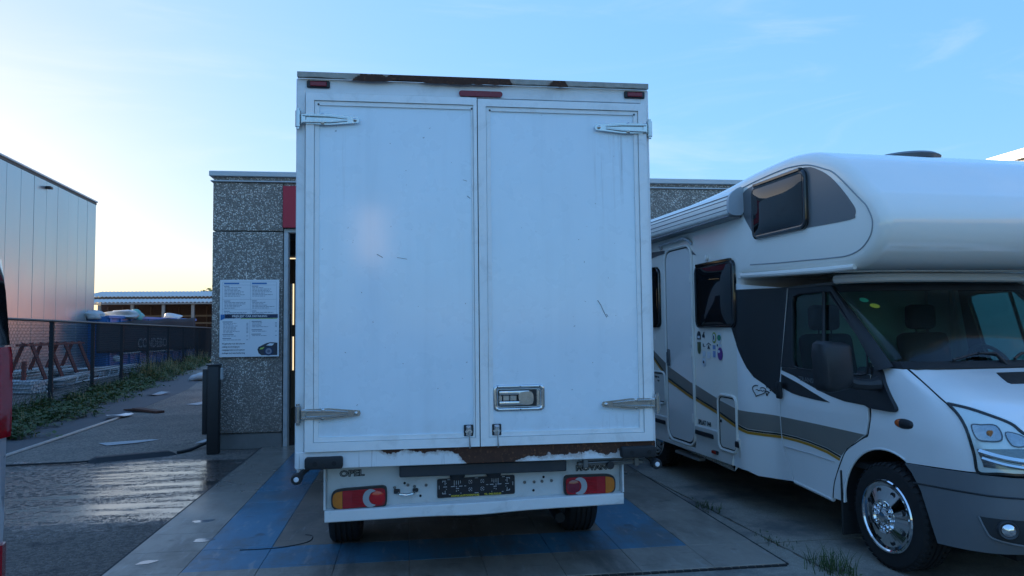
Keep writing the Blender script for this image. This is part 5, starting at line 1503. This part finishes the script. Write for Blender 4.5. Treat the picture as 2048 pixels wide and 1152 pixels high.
obj('wall_lamp', MB().rbox(5.35, 5.62, .012, .20, 7.10, 7.19, .02, 2), BLKP, wh)

# chain link fence
FY0 = 12.6
fx = lambda y: -7.75 - .142 * (y - 17.5)
FA = math.atan2(1, -.142)
fence = thing('chain_link_fence', (fx(FY0), FY0, 0), 'black chain link fence with square posts running along the yard on the left', 'fence', rz=FA)
FL = 36.0
BLF = M('fence_black', (.012, .016, .020), .55, var=.25)
k_ = math.hypot(1, .142)
pys = [14.1, 17.5, 20.85, 24.15, 28.2, 32.5, 36.6, 41.6, 47.3]
for y in pys:
    s_ = (y - FY0) * k_
    obj('post', MB().rbox(s_ - .042, s_ + .042, -.042, .042, -.01, 1.93, .01, 1), BLF, fence, smooth=False)
obj('top_rail', MB().tube([(0, -.05, 1.90), (FL, -.05, 1.90)], .026, 8), BLF, fence)
obj('bottom_wire', MB().tube([(0, -.052, .12), (FL, -.052, .12)], .005, 5), BLF, fence)
wm = MB()
H0, H1 = .06, 1.88
st_ = .075
nn_ = int(FL / st_)
for i in range(-int((H1 - H0) / .95 / st_), nn_):
    for sgn in (1, -1):
        x0 = i * st_ if sgn > 0 else i * st_ + (H1 - H0) * .62
        x1 = x0 + sgn * (H1 - H0) * .62
        if min(x0, x1) < 0 or max(x0, x1) > FL: continue
        r_ = .0034
        a, b = (x0, -.05 + sgn * .002, H0), (x1, -.05 + sgn * .002, H1)
        ring = lambda p: [(p[0] + r_, p[1], p[2]), (p[0] - r_ * .5, p[1] + r_ * .87, p[2]), (p[0] - r_ * .5, p[1] - r_ * .87, p[2])]
        wm.loft([ring(a), ring(b)], caps=False)
obj('wire_mesh', wm, BLF, fence, smooth=False, kind='stuff')

# rack of red A frames holding scaffold tubes
RUSTR = M('red_oxide', (.23, .055, .035), .7, var=.3, scale=5, dirt=.4, dirtcol=(.10, .035, .025))
ra = thing('pipe_rack', (-11.7, 24.6, -.012), 'rusty red steel A frame rack for scaffold tubes standing against the warehouse', 'rack', rz=R(4))
for y in (.3, 1.65, 3.0, 4.35):
    for s in (-1, 1):
        obj('rack_leg', MB().tube([(s * .62, y, 0), (s * .10, y, 1.36)], .062, 4), RUSTR, ra, smooth=False)
    obj('cross_beam', MB().box(-.8, .8, y - .05, y + .05, .02, .12), RUSTR, ra, smooth=False)
for x in (-.13, .13): obj('long_rail', MB().box(x - .035, x + .035, -.1, 4.8, 1.26, 1.33), RUSTR, ra, smooth=False)
for y in (-.6, -2.0):
    tag(obj('stake_post', MB().rbox(-10.6 - .05, -10.6 + .05, 22.9 + y * .9 - .05, 22.9 + y * .9 + .05, -.01, .86, .01, 1), RUSTR, smooth=False), ['short rusty stake post beside the pale tube stack, nearer the rack', 'short rusty stake post beside the pale tube stack, close to the parked van'][0 if y > -1 else 1], 'post', 'stake posts by the tube stack')
GT = M('galv_tube', (.42, .44, .45), .35, metal=.7, var=.25, scale=4)
WT = M('pale_tube', (.62, .64, .66), .4, metal=.2, var=.15)
def bundle(loc, rz, n, rows, length, m, label, jit=.05, r_=.026, cat='tube stack', tilt_=0.0):
    b = thing('tube_stack', loc, label, cat, rz=rz, group='stacks of scaffold tubes in the yard')
    me = mesh_of('scaffold_tube', MB().tube([(0, -length / 2, 0), (0, length / 2, 0)], r_, 8), m)
    for j in range(rows):
        for i in range(n - (j % 2)):
            o = obj('scaffold_tube', me, None, b)
            o.location = ((i - n / 2) * r_ * 2.05 + (j % 2) * r_, random.uniform(-1, 1) * jit * 4, r_ + j * r_ * 1.76)
            o.rotation_euler = (tilt_ + random.gauss(0, jit * .04), 0, random.gauss(0, jit * .35))
    return b
bundle((-10.75, 22.3, 0), R(72), 9, 6, 1.5, WT, 'pale neatly squared stack of short tubes at the near end of the rack', .01, .032)
bundle((-11.0, 26.4, .0), R(10), 10, 5, 4.4, GT, 'loose grey stack of long scaffold tubes in front of the red rack', .10)
bundle((-12.4, 26.8, .10), R(2), 9, 8, 4.6, GT, 'high stack of grey scaffold tubes behind the red rack', .06)
bundle((-11.6, 30.3, .02), R(-16), 8, 7, 4.0, GT, 'splayed stack of scaffold tubes at the far end of the rack', .22)
bundle((-11.2, 24.3, .05), R(48), 6, 4, 2.2, GT, 'crossed heap of dark scaffold tubes between the stakes and the rack', .3)
ld = thing('lattice_beam', (-10.45, 25.2, .05), 'galvanised lattice girder lying on the ground before the red rack', 'girder', rz=R(2.5))
for z in (.03, .30): obj('chord', MB().tube([(0, 0, z), (0, 4.0, z + .02)], .027, 8), WT, ld)
for k in range(9): obj('strut', MB().tube([(0, .1 + k * .48, .03), (0, .1 + k * .48 + (.0 if k % 2 else .25), .30)], .016, 6), WT, ld)

# blue container with a contractor's net in front
AB = math.atan2(.995, .0965)
BLUE = M('container_blue', (.035, .16, .42), .5, var=.2, scale=1.5, dirt=.45, dirtcol=(.03, .05, .09))
co = thing('skip_container', (-12.95, 33.2, -.012), 'long blue open top skip container with ribbed sides behind the dark net', 'container', rz=AB)
obj('side_sheet', MB().box(1.3, 11.2, .20, .24, .22, 2.38), BLUE, co, smooth=False)
obj('end_sheet', MB().box(1.26, 1.30, .20, 2.5, .22, 2.38), BLUE, co, smooth=False)
obj('far_sheet', MB().box(1.3, 11.2, 2.46, 2.5, .22, 2.38), BLUE, co, smooth=False)
obj('floor_sheet', MB().box(1.3, 11.2, .24, 2.46, .16, .215), BLUE, co, smooth=False)
rib_me = mesh_of('rib', MB().rbox(-.06, .06, .13, .198, .22, 2.30, .01, 1), BLUE, smooth=False)
for k in range(11):
    o = obj('rib', rib_me, None, co); o.location.x = 1.45 + k * .95
obj('top_beam', MB().rbox(1.24, 11.24, .12, .28, 2.30, 2.42, .01, 1), BLUE, co, smooth=False)
obj('skid', MB().box(1.4, 11.0, .30, .45, .0, .155), UNDER, co, smooth=False); obj('skid', MB().box(1.4, 11.0, 2.2, 2.35, .0, .155), UNDER, co, smooth=False)
obj('waste_fill', MB().box(1.31, 11.15, .25, 2.45, .22, 2.2), M('waste_dark', (.07, .075, .08), .95, var=.5), co, smooth=False)
NET = M('net_dark', (.020, .024, .030), .8, var=.25, scale=3)
nb = thing('fence_net', (-12.95, 33.2, 0), 'dark contractor net printed with faded grey letters hung before the blue container', 'banner', rz=AB)
nm = MB(); nx, nz = 30, 8
vs = []
for j in range(nz + 1):
    for i in range(nx + 1):
        a, b = i / nx, j / nz
        x = .0 + 10.6 * a
        zt = 2.14 + .36 * a - .16 * abs(math.sin(pi * 3 * a)) * .5
        zb = .80 - .10 * a
        vs.append((x, .03 * math.sin(9 * a + 3 * b) + .02 * math.sin(23 * a), zb + (zt - zb) * b))
nm.add(vs, [(j * (nx + 1) + i, j * (nx + 1) + i + 1, (j + 1) * (nx + 1) + i + 1, (j + 1) * (nx + 1) + i) for j in range(nz) for i in range(nx)])
no = obj('net', nm, NET, nb)
sm__ = no.modifiers.new('thickness', 'SOLIDIFY'); sm__.thickness = .008
text('net_lettering', 'CONDEBO', .62, M('net_print', (.20, .21, .225), .8), face_mat((5.2, -.075, 1.13), (1, 0, 0), (0, 0, 1)), nb, extrude=.002, bold=.012, sx=1.05)
pr_ = MB(); rs = random.Random(5); x = 1.9
while x < 7.4:
    w = rs.uniform(.06, .2)
    if not 3.9 < x < 4.6: pr_.box(x, x + w, -.072, -.064, .70, .77)
    x += w + rs.uniform(.03, .10)
obj('net_print', pr_, M('net_print_white', (.42, .44, .46), .8), nb, smooth=False)
def lump(name, loc, s, m, label, cat, seed=0, group=None, n=3):
    bm = bmesh.new(); bmesh.ops.create_icosphere(bm, subdivisions=n, radius=1.0)
    rr = random.Random(seed)
    ph = [(Vector((rr.gauss(0, 1), rr.gauss(0, 1), rr.gauss(0, 1))).normalized(), rr.uniform(1.5, 4), rr.uniform(0, 6)) for _ in range(9)]
    mb = MB()
    for v in bm.verts:
        d = 1 + sum(.07 * math.sin(f * v.co.dot(u) * 2 + p) for u, f, p in ph)
        q = Vector(v.co) * d
        mb.v.append((q.x * s[0], q.y * s[1], max(q.z, -.72) * s[2]))
    bm.verts.index_update()
    mb.f = [tuple(v.index for v in f.verts) for f in bm.faces]; bm.free()
    return tag(obj(name, mb, m, loc=loc, ang=60), label, cat, group)
BAGW = M('bag_white', (.48, .48, .48), .55, var=.12, scale=3)
lump('rubbish_bag', (-13.6, 34.6, 2.42), (.42, .4, .24), BAGW, 'white rubbish bag at the left end of the blue container', 'bag', 1, 'rubbish on the container')
lump('rubbish_bag', (-13.1, 36.4, 2.45), (.75, .45, .22), BAGW, 'wide white rubbish bag heaped in the middle of the blue container', 'bag', 2, 'rubbish on the container')
lump('rubbish_bag', (-12.9, 37.4, 2.43), (.42, .4, .28), M('bag_teal', (.10, .32, .30), .5, var=.3, scale=2), 'teal rubbish bag beside the wide white one on the container', 'bag', 3, 'rubbish on the container')
lump('rubbish_bag', (-12.6, 42.0, 2.46), (.45, .4, .20), BAGW, 'small white rubbish bag at the far right end of the blue container', 'bag', 4, 'rubbish on the container')
lump('rubbish_bag', (-11.4, 31.2, .62), (.15, .13, .15), BAGW, 'white plastic bag caught on the tube ends beside the container', 'bag', 6)

# open shed in the distance
shd = thing('open_shed', (-26, 61, 0), 'long open shed with two corrugated roof levels beyond the container', 'building')
def corr(x0, x1, y0, z0, y1, z1, per=.30, amp=.045):
    m = MB(); n = int((x1 - x0) / per * 4)
    ring = lambda y, z, dz: [(x0 + (x1 - x0) * i / n, y, z + amp * math.sin(2 * pi * i / 4) + dz) for i in range(n + 1)]
    m.loft([ring(y0, z0, 0), ring(y1, z1, 0)], caps=False, ring_closed=False)
    m.loft([ring(y0, z0, -.03), ring(y0, z0, 0)], caps=False, ring_closed=False)
    m.loft([ring(y0, z0, -.03), ring(y1, z1, -.03)], caps=False, ring_closed=False)
    return m
RF = M('fibre_roof', (.60, .55, .50), .8, var=.2, scale=2)
WD = M('shed_wood', (.055, .030, .024), .85, var=.3)
GP = M('shed_steel', (.20, .20, .20), .6, var=.2)
obj('lower_roof', corr(0, 24, 0, 4.06, 2.6, 4.40), RF, shd, smooth=False)
obj('upper_roof', corr(0, 24, 2.5, 4.62, 6.6, 5.22), RF, shd, smooth=False)
obj('clerestory', MB().box(0, 24, 2.7, 2.8, 4.38, 4.58), M('shed_brown', (.13, .085, .06), .8), shd, smooth=False)
obj('eaves_gutter', MB().rbox(0, 24, -.12, .0, 3.86, 3.98, .02, 1), GP, shd, smooth=False)
obj('rear_wall', MB().box(0, 24, 6.4, 6.6, 0, 5.1), WD, shd, smooth=False)
for x in (2.3, 4.7, 7.0, 9.2, 11.6, 14.0): obj('post', MB().box(x - .11, x + .11, .1, .32, 0, 3.85), GP, shd, smooth=False)
for x in np.arange(.6, 14, 1.15): obj('wall_batten', MB().box(x - .05, x + .05, 6.32, 6.39, 0, 3.9), M('batten', (.10, .065, .05), .8), shd, smooth=False)
for z in (2.35, 2.95): obj('rack_beam', MB().box(.3, 14, 3.2, 3.34, z, z + .14), M('beam_tan', (.16, .12, .09), .8), shd, smooth=False)

# tree beyond the shed
def leaf_mat(name, c1, c2):
    t = NT(name)
    oi = t.n('ShaderNodeNewGeometry')
    c = t.mix(oi.outputs['Random Per Island'], c1, c2)
    p = t.bsdf(Base_Color=c, Roughness=.6)
    tl = t.n('ShaderNodeBsdfTranslucent'); t.put(tl.inputs[0], c)
    ad = t.n('ShaderNodeMixShader'); ad.inputs[0].default_value = .3
    t.t.links.new(p.outputs[0], ad.inputs[1]); t.t.links.new(tl.outputs[0], ad.inputs[2]); t.t.links.new(ad.outputs[0], t.out.inputs[0])
    return t.m
LEAF = leaf_mat('tree_leaf', (.030, .060, .014), (.085, .115, .03))
BARK = M('bark', (.06, .05, .04), .9, var=.3, bump=.4, bscale=12)
tr_ = thing('broadleaf_tree', (-20.2, 84, 0), 'bushy green tree showing its crown above the shed roof', 'tree')
obj('trunk', MB().tube([(0, 0, 0), (.1, 0, 1.5), (-.1, .1, 3.2), (.0, 0, 5.0)], [.32, .25, .2, .1], 10), BARK, tr_)
lm_ = MB(); rs = random.Random(21)
limbs = []
for k in range(11):
    a = rs.uniform(0, 2 * pi); z0 = rs.uniform(2.2, 4.4)
    e = Vector((math.cos(a) * rs.uniform(1.3, 2.8), math.sin(a) * rs.uniform(1.3, 2.8), z0 + rs.uniform(.6, 2.2)))
    limbs.append(e)
    lm_.tube([(0, 0, z0), tuple(Vector((0, 0, z0)).lerp(e, .5) + Vector((0, 0, .2))), tuple(e)], [.11, .07, .03], 6)
obj('limb', lm_, BARK, tr_)
lv = MB()
for e in limbs + [Vector((0, 0, 6.2)), Vector((.9, 0, 5.6)), Vector((-1.1, .2, 5.7))]:
    for c in range(10):
        cc = e + Vector((rs.gauss(0, .55), rs.gauss(0, .55), rs.gauss(0, .4)))
        for q in range(42):
            p = cc + Vector((rs.gauss(0, .30), rs.gauss(0, .30), rs.gauss(0, .22)))
            d = Vector((rs.gauss(0, 1), rs.gauss(0, 1), rs.gauss(0, .6))).normalized(); u = d.orthogonal().normalized()
            s_ = rs.uniform(.10, .20)
            lv.add([p, p + d * s_ + u * s_ * .45, p + d * s_ * 2, p + d * s_ - u * s_ * .45], [(0, 1, 2, 3)])
obj('crown', lv, LEAF, tr_, smooth=False)

# weeds and grass along the fence foot
GR = leaf_mat('weed_green', (.030, .065, .018), (.095, .135, .035))
DRY = leaf_mat('dry_straw', (.28, .22, .10), (.42, .34, .17))
def blades(mb, x, y, h, w, lean, rs):
    a = rs.uniform(0, 2 * pi); dx, dy = math.cos(a), math.sin(a)
    px, py = -dy * w, dx * w
    l = lean * h
    mb.add([(x - px, y - py, -.01), (x + px, y + py, -.01), (x + dx * l * .4 + px * .7, y + dy * l * .4 + py * .7, h * .6), (x + dx * l * .4 - px * .7, y + dy * l * .4 - py * .7, h * .6), (x + dx * l, y + dy * l, h)], [(0, 1, 2, 3), (3, 2, 4)])
def leafy(mb, x, y, z, s, rs):
    a = rs.uniform(0, 2 * pi); d = Vector((math.cos(a), math.sin(a), rs.uniform(-.2, .6))).normalized(); u = Vector((-d.y, d.x, rs.uniform(-.3, .3))).normalized()
    p = Vector((x, y, z))
    mb.add([p, p + d * s * .5 + u * s * .32, p + d * s, p + d * s * .5 - u * s * .32], [(0, 1, 2, 3)])
gw, dw = MB(), MB()
rs = random.Random(31)
from mathutils import noise as mnoise
for k in range(15000):
    y = 12.4 + 32 * rs.random() ** 1.35
    t = abs(rs.gauss(0, .5)); edge = 1.40 - .03 * (y - 12)
    lim = edge + .30 * math.sin(y * 1.7) + .18 * math.sin(y * 4.1)
    if t > lim: continue
    x = fx(y) + t + (.0 if rs.random() > .12 else -rs.uniform(.1, .5))
    cl = mnoise.noise(Vector((x * 1.5, y * .9, 3.1))) * .5 + .5
    if cl < .36 and rs.random() < .75: continue
    tall = (.10 + .55 * max(0, cl - .35) + (.34 * cl if 25 < y < 42 else 0)) * (1 - .6 * max(0, t) / max(.3, lim)) * rs.uniform(.5, 1.6)
    if rs.random() < (.20 if y > 26 else .06): blades(dw, x, y, tall * 1.35, .006, .35, rs)
    elif rs.random() < .38: blades(gw, x, y, tall, .009, .5, rs)
    else:
        for q in range(4): leafy(gw, x + rs.gauss(0, .06), y + rs.gauss(0, .06), rs.uniform(.005, max(.02, tall * .8)), rs.uniform(.05, .14), rs)
tag(obj('weeds', gw, GR, smooth=False, kind='stuff'), 'green weeds and grass growing along the foot of the fence', 'weeds')
tag(obj('dry_grass', dw, DRY, smooth=False, kind='stuff'), 'dry straw coloured stalks among the weeds at the fence', 'grass')
def tuft(loc, n, h, label, seed):
    t_ = thing('weed_tuft', loc, label, 'weed', group='weeds in the apron joints')
    m = MB(); r_ = random.Random(seed)
    for k in range(n):
        x, y = r_.gauss(0, .06), r_.gauss(0, .10)
        blades(m, x, y, h * r_.uniform(.4, 1.2), .0028, .7, r_)
        if k % 3 == 0: leafy(m, x, y, r_.uniform(.01, h * .5), r_.uniform(.015, .035), r_)
    obj('leaf_blade', m, GR, t_, smooth=False, kind='stuff')
tuft((2.74, 4.62, 0), 150, .115, 'grassy weed tuft in the apron joint near the motorhome wheel', 4)
tuft((2.62, 6.32, 0), 60, .06, 'low weed in the apron joint beside the floor mat', 5)
tuft((2.70, 5.25, 0), 30, .04, 'tiny weed where two apron joints cross', 6)
tuft((-2.66, 11.9, 0), 160, .42, 'leafy weed behind the black gate post', 9)

# strip beyond the drain rail, rail, litter
def path_mat():
    t = world_co(NT('path_surface'))
    n = t.noise(2.0, 5, .6); c = t.mix(n, (.045, .046, .05), (.085, .085, .088))
    t.bsdf(Base_Color=c, Roughness=.8, Normal=t.bump(t.noise(60, 3, .7), .35, .006))
    return t.m
pth = MB(); L_ = [(-5.28, 9.6), (-5.30, 11), (-5.45, 14.9), (-5.66, 16.7), (-6.2, 22), (-7.6, 30)]
pth.add([(x, y, -.008) for x, y in L_] + [(fx(y) - .3, y, -.008) for x, y in L_], [(i, i + 1, i + 7, i + 6) for i in range(5)])
obj('side_path', pth, path_mat(), kind='structure', label='smooth dark strip of paving beside the fence weeds')
rl_ = obj('drain_rail', MB().tube([(-5.30, 10.7, -.002), (-5.36, 12.5, .0), (-5.45, 14.6, .0), (-5.52, 15.9, -.002)], .026, 6), M('rail_metal', (.38, .38, .37), .5, metal=.4, var=.3))
tag(rl_, 'long pale metal strip lying along the edge of the yard road', 'strip')
PAP = M('litter_paper', (.40, .40, .40), .8, var=.15)
def sheet(name, pts, m, label, cat, h=.02, seed=0, group=None):
    r_ = random.Random(seed)
    c = (sum(p[0] for p in pts) / len(pts), sum(p[1] for p in pts) / len(pts))
    poly = [(p[0] - c[0], p[1] - c[1]) for p in pts]
    ph = [(r_.uniform(3, 9), r_.uniform(3, 9), r_.uniform(0, 6)) for _ in range(4)]
    f = lambda a, b: (a, b, h * (1 + sum(math.sin(k1 * a + k2 * b + p) for k1, k2, p in ph) / 4))
    o = obj(name, patch(poly, f, .0, .0012, max(.04, math.dist(poly[0], poly[len(poly) // 2]) / 9)), m, loc=(c[0], c[1], -.006), ang=25)
    return tag(o, label, cat, group)
sheet('paper_sheet', [(-4.52, 11.72), (-4.20, 11.86), (-3.86, 12.0), (-3.74, 11.92), (-3.98, 11.62), (-4.30, 11.45)], PAP, 'torn white paper sheet flat on the road, nearest of the litter', 'litter',  .005, 1, 'paper litter on the yard road')
sheet('paper_sheet', [(-4.95, 17.6), (-4.72, 18.4), (-4.40, 18.5), (-4.35, 18.0), (-4.66, 17.4)], PAP, 'white paper far up the road beside the gate post', 'litter', .006, 2, 'paper litter on the yard road')
sheet('paper_sheet', [(-3.08, 11.38), (-2.98, 11.84), (-2.88, 11.94), (-2.96, 11.42)], PAP, 'folded white paper standing at the end of the black rubber ramp', 'litter', .012, 3, 'paper litter on the yard road')
sheet('paper_scrap', [(-6.25, 13.0), (-6.1, 13.12), (-5.98, 13.05), (-6.1, 12.93)], PAP, 'white paper scrap in the weeds near the red tail lamp', 'litter', .03, 4, 'paper litter on the yard road')
sheet('paper_scrap', [(-6.75, 20.4), (-6.5, 20.9), (-6.2, 20.7), (-6.5, 20.2)], PAP, 'pale scrap at the edge of the weeds below the second fence post', 'litter', .04, 5, 'paper litter on the yard road')
sheet('paper_scrap', [(-2.98, 5.50), (-2.92, 5.53), (-2.87, 5.50), (-2.93, 5.47)], PAP, 'tiny pale scrap on dark asphalt in the foreground', 'litter', .004, 6, 'paper litter on the yard road')
lump('rubbish_bag', (-7.0, 26.4, .08), (.34, .26, .16), BAGW, 'white bag lying at the road edge by the weeds', 'bag', 8)
rb = thing('rusty_board', (-5.30, 16.2, .0), 'rusty brown plank lying at the end of the metal strip', 'board', rz=R(-38))
obj('plank', MB().rbox(-.40, .42, -.10, .08, .0, .05, .006, 1).rot(Matrix.Rotation(R(2), 4, 'Y')), M('rusty_brown', (.11, .045, .03), .9, var=.4, scale=12), rb, smooth=False)
obj('splinter', MB().hexa([(-.75, -.06, .0), (-.38, -.10, .0), (-.38, .03, .0), (-.72, .0, .0), (-.75, -.06, .02), (-.38, -.10, .05), (-.38, .03, .06), (-.72, .0, .02)]), M('rusty_brown', (.11, .045, .03), .9), rb, smooth=False)
sheet('plastic_film', [(-5.75, 15.2), (-5.52, 15.6), (-5.33, 15.5), (-5.42, 15.1), (-5.62, 14.95)], M('film_white', (.6, .62, .64), .3), 'crumpled clear plastic film between the strip and the rusty board', 'litter', .05, 11)
rmp = thing('cable_ramp', (-3.55, 10.30, -.012), 'low black rubber cable ramp on the road left of the gate post', 'cable ramp', rz=R(26))
obj('ramp_body', MB().loft([[(x, -.13, 0), (x, -.06, .055), (x, .06, .055), (x, .13, 0)] for x in (-.42, .42)]).loft([[(.42, -.13, 0), (.42, -.06, .055), (.42, .06, .055), (.42, .13, 0)], [(.52, -.09, 0), (.50, -.04, .02), (.50, .04, .02), (.52, .09, 0)]]).loft([[(-.52, -.09, 0), (-.50, -.04, .02), (-.50, .04, .02), (-.52, .09, 0)], [(-.42, -.13, 0), (-.42, -.06, .055), (-.42, .06, .055), (-.42, .13, 0)]]), D_RUB, rmp, ang=25)
obj('ramp_groove', MB().box(-.40, .40, -.012, .012, .0555, .058), BLKP, rmp, smooth=False)
tag(obj('hose', MB().tube(smooth_poly([(-8.5, 9.55, .004), (-6.4, 9.72, .004), (-4.9, 9.95, .004), (-4.1, 10.02, .005), (-3.98, 10.14, .006)], 5, closed=False), .013, 6), D_RUB), 'thin black cable running left across the road from the rubber ramp', 'cable')
tag(obj('hose', MB().tube(smooth_poly([(-3.06, 10.52, .006), (-2.95, 10.72, .01), (-2.86, 10.95, .04), (-2.80, 11.1, .05), (-2.74, 11.0, .03), (-2.72, 10.82, .01)], 5, closed=False), .022, 8), D_RUB), 'thick black hose curled between the rubber ramp and the gate post', 'hose')
# puddles and litter on the mats
WATER = M('puddle_water', (.22, .23, .24), .05, var=.05, spec=.8)
def puddle(c, a, b, rz, label, seed):
    r_ = random.Random(seed)
    q = [(a * math.cos(t) * (1 + .22 * math.sin(3 * t + seed)), b * math.sin(t) * (1 + .22 * math.cos(2 * t + seed))) for t in np.linspace(0, 2 * pi, 21)[:-1]]
    o = obj('puddle', MB().prism(q, lambda x, y, d: (x, y, d), 0, .0016), WATER, loc=(c[0], c[1], .0188), rz=rz, smooth=False)
    tag(o, label, None, kind='structure')
puddle((-1.72, 6.62), .085, .05, .3, 'small bright puddle on the grey outer tiles', 1)
puddle((-1.56, 6.02), .075, .05, .2, 'small bright puddle on the tiles near the blue border', 2)
puddle((-1.80, 5.52), .07, .035, .5, 'flat puddle on the outermost grey tile in front', 3)
tag(obj('thread', MB().tube(smooth_poly([(-1.22, 5.70, .0205), (-.95, 5.71, .0205), (-.76, 5.82, .0205), (-.74, 5.98, .0205), (-.80, 6.03, .0205)], 5, closed=False), .0035, 5), BLKP), 'thin dark string curled on the blue tiles', 'string')

# ------------------------------------------------------------------ van at the very left edge
VX, VY = -2.205, 4.48
van = thing('parked_van', (VX, VY, 0), 'pale van cut off at the left edge, its tall red tail lamp showing', 'van')
SIL = M('van_silver', (.50, .50, .52), .3, metal=.35, var=.04, coat=.5)
def ring(y, w, zb, zt, tuck):
    # half-width section, local x<=0 to the left
    k = (zt - 1.55) / .6
    pts = [(-.06, zb), (-.01, zb + .15), (0, .75), (0, 1.05), (-.004 - tuck * .1, min(1.30, zt - .3)), (-.03 - tuck * .5, zt - .28), (-.055 - tuck * .6, zt - .10), (-.16 - tuck, zt - .03), (-.40 - tuck, zt)]
    return [(x, y, z) for x, z in pts] + [(-1.9 - x, y, z) for x, z in pts[::-1]]
rings = [ring(.0, 0, .42, 2.12, .02), ring(-.03, 0, .30, 2.15, .01), ring(-.35, 0, .28, 2.18, .0), ring(-1.6, 0, .28, 2.19, .0), ring(-2.9, 0, .28, 2.16, .02), ring(-3.5, 0, .28, 1.60, .10), ring(-3.75, 0, .28, 1.22, .05), ring(-4.5, 0, .30, 1.02, .05), ring(-4.62, 0, .38, .85, .06)]
obj('body', MB().loft(rings), SIL, van, ang=50)
obj('rear_window', MB().hexa([(-.25, .0, 1.22), (-1.65, .0, 1.22), (-1.65, .035, 1.22), (-.25, .035, 1.22), (-.35, -.03, 1.82), (-1.55, -.03, 1.82), (-1.55, .02, 1.82), (-.35, .02, 1.82)]), GBLK, van, smooth=False)
gh = []
for (y, zt, tk) in ((.016, 2.12, .02), (-.03, 2.15, .01), (-.35, 2.18, .0), (-1.55, 2.19, 0)):
    e = .010
    gh.append([(-.012 + e, y, 1.545), (-.03 - tk * .5 + e, y, zt - .28), (-.055 - tk * .6 + e, y, zt - .10), (-.16 - tk + e, y, zt - .03 + e), (-.40 - tk, y, zt + e), (-.95, y, zt + e), (-.95, y, 1.545)])
obj('pillar_black', MB().loft(gh), GBLK, van, ang=50)
obj('tail_lamp', MB().loft([[(-.20, .0, z), (-.20, .030, z), (-.03, .034, z), (.016 - t, .020, z), (.022 - t, -.06, z), (.012 - t, -.20, z), (-.02, -.20, z)] for z, t in ((1.04, .004), (1.08, 0), (1.30, .0), (1.47, .004), (1.535, .012))]), REDL, van, ang=30)
obj('rear_bumper', MB().loft([[(-.95, .02, z), (-.95, .06 - t, z), (-.15, .05 - t, z), (-.01 - t * .3, .02 - t, z), (.012 - t * .3, -.10, z), (.010 - t * .3, -.50, z), (-.10, -.50, z)] for z, t in ((.26, .05), (.34, .01), (.60, .0), (.95, .01), (1.035, .03))]), M('van_bumper', (.58, .56, .57), .32, var=.04, coat=.3), van, ang=35)
obj('reflector', MB().loft([[(-.30, .052, z), (-.05, .048, z), (.000, .028, z), (.020, -.05, z), (.0, -.05, z), (-.05, .0, z)] for z in (.27, .46)]), REDL, van, ang=30)
for y in (-.95, -3.85):
    for x in (-.12, -1.78):
        wheel(van, x, y, .33, .21, None, 1)
        obj('rim', MB().lathe([(.21, -.105), (.20, .105), (.16, .08), (.05, .085), (.0001, .09)], (x, y, .33), 'x', 20), STW, van)

# unseen brick building added behind the hall to tint the warehouse cladding's reflection pink
BRK = M('reflection_brick', (.62, .24, .17), .85, var=.15, scale=1.5)
fb_ = MB().box(40, 58, 70, 200, -.01, 13)
tag(obj('reflection_building', fb_, BRK, smooth=False), 'unseen sunlit brick building added behind the hall for the pink reflection in the cladding', None, kind='structure')

# tall pale slab added unseen behind the camera for the warm left-door reflection
py = MB().rbox(-1.95, -.85, -20.3, -20, -.01, 6.4, .03, 1)
tag(obj('door_reflector', py, M('door_reflector_pale', (.90, .80, .74), .6, var=.08), smooth=False), 'tall pale sunlit slab added unseen behind the camera to reflect in the left truck door', None, kind='structure')
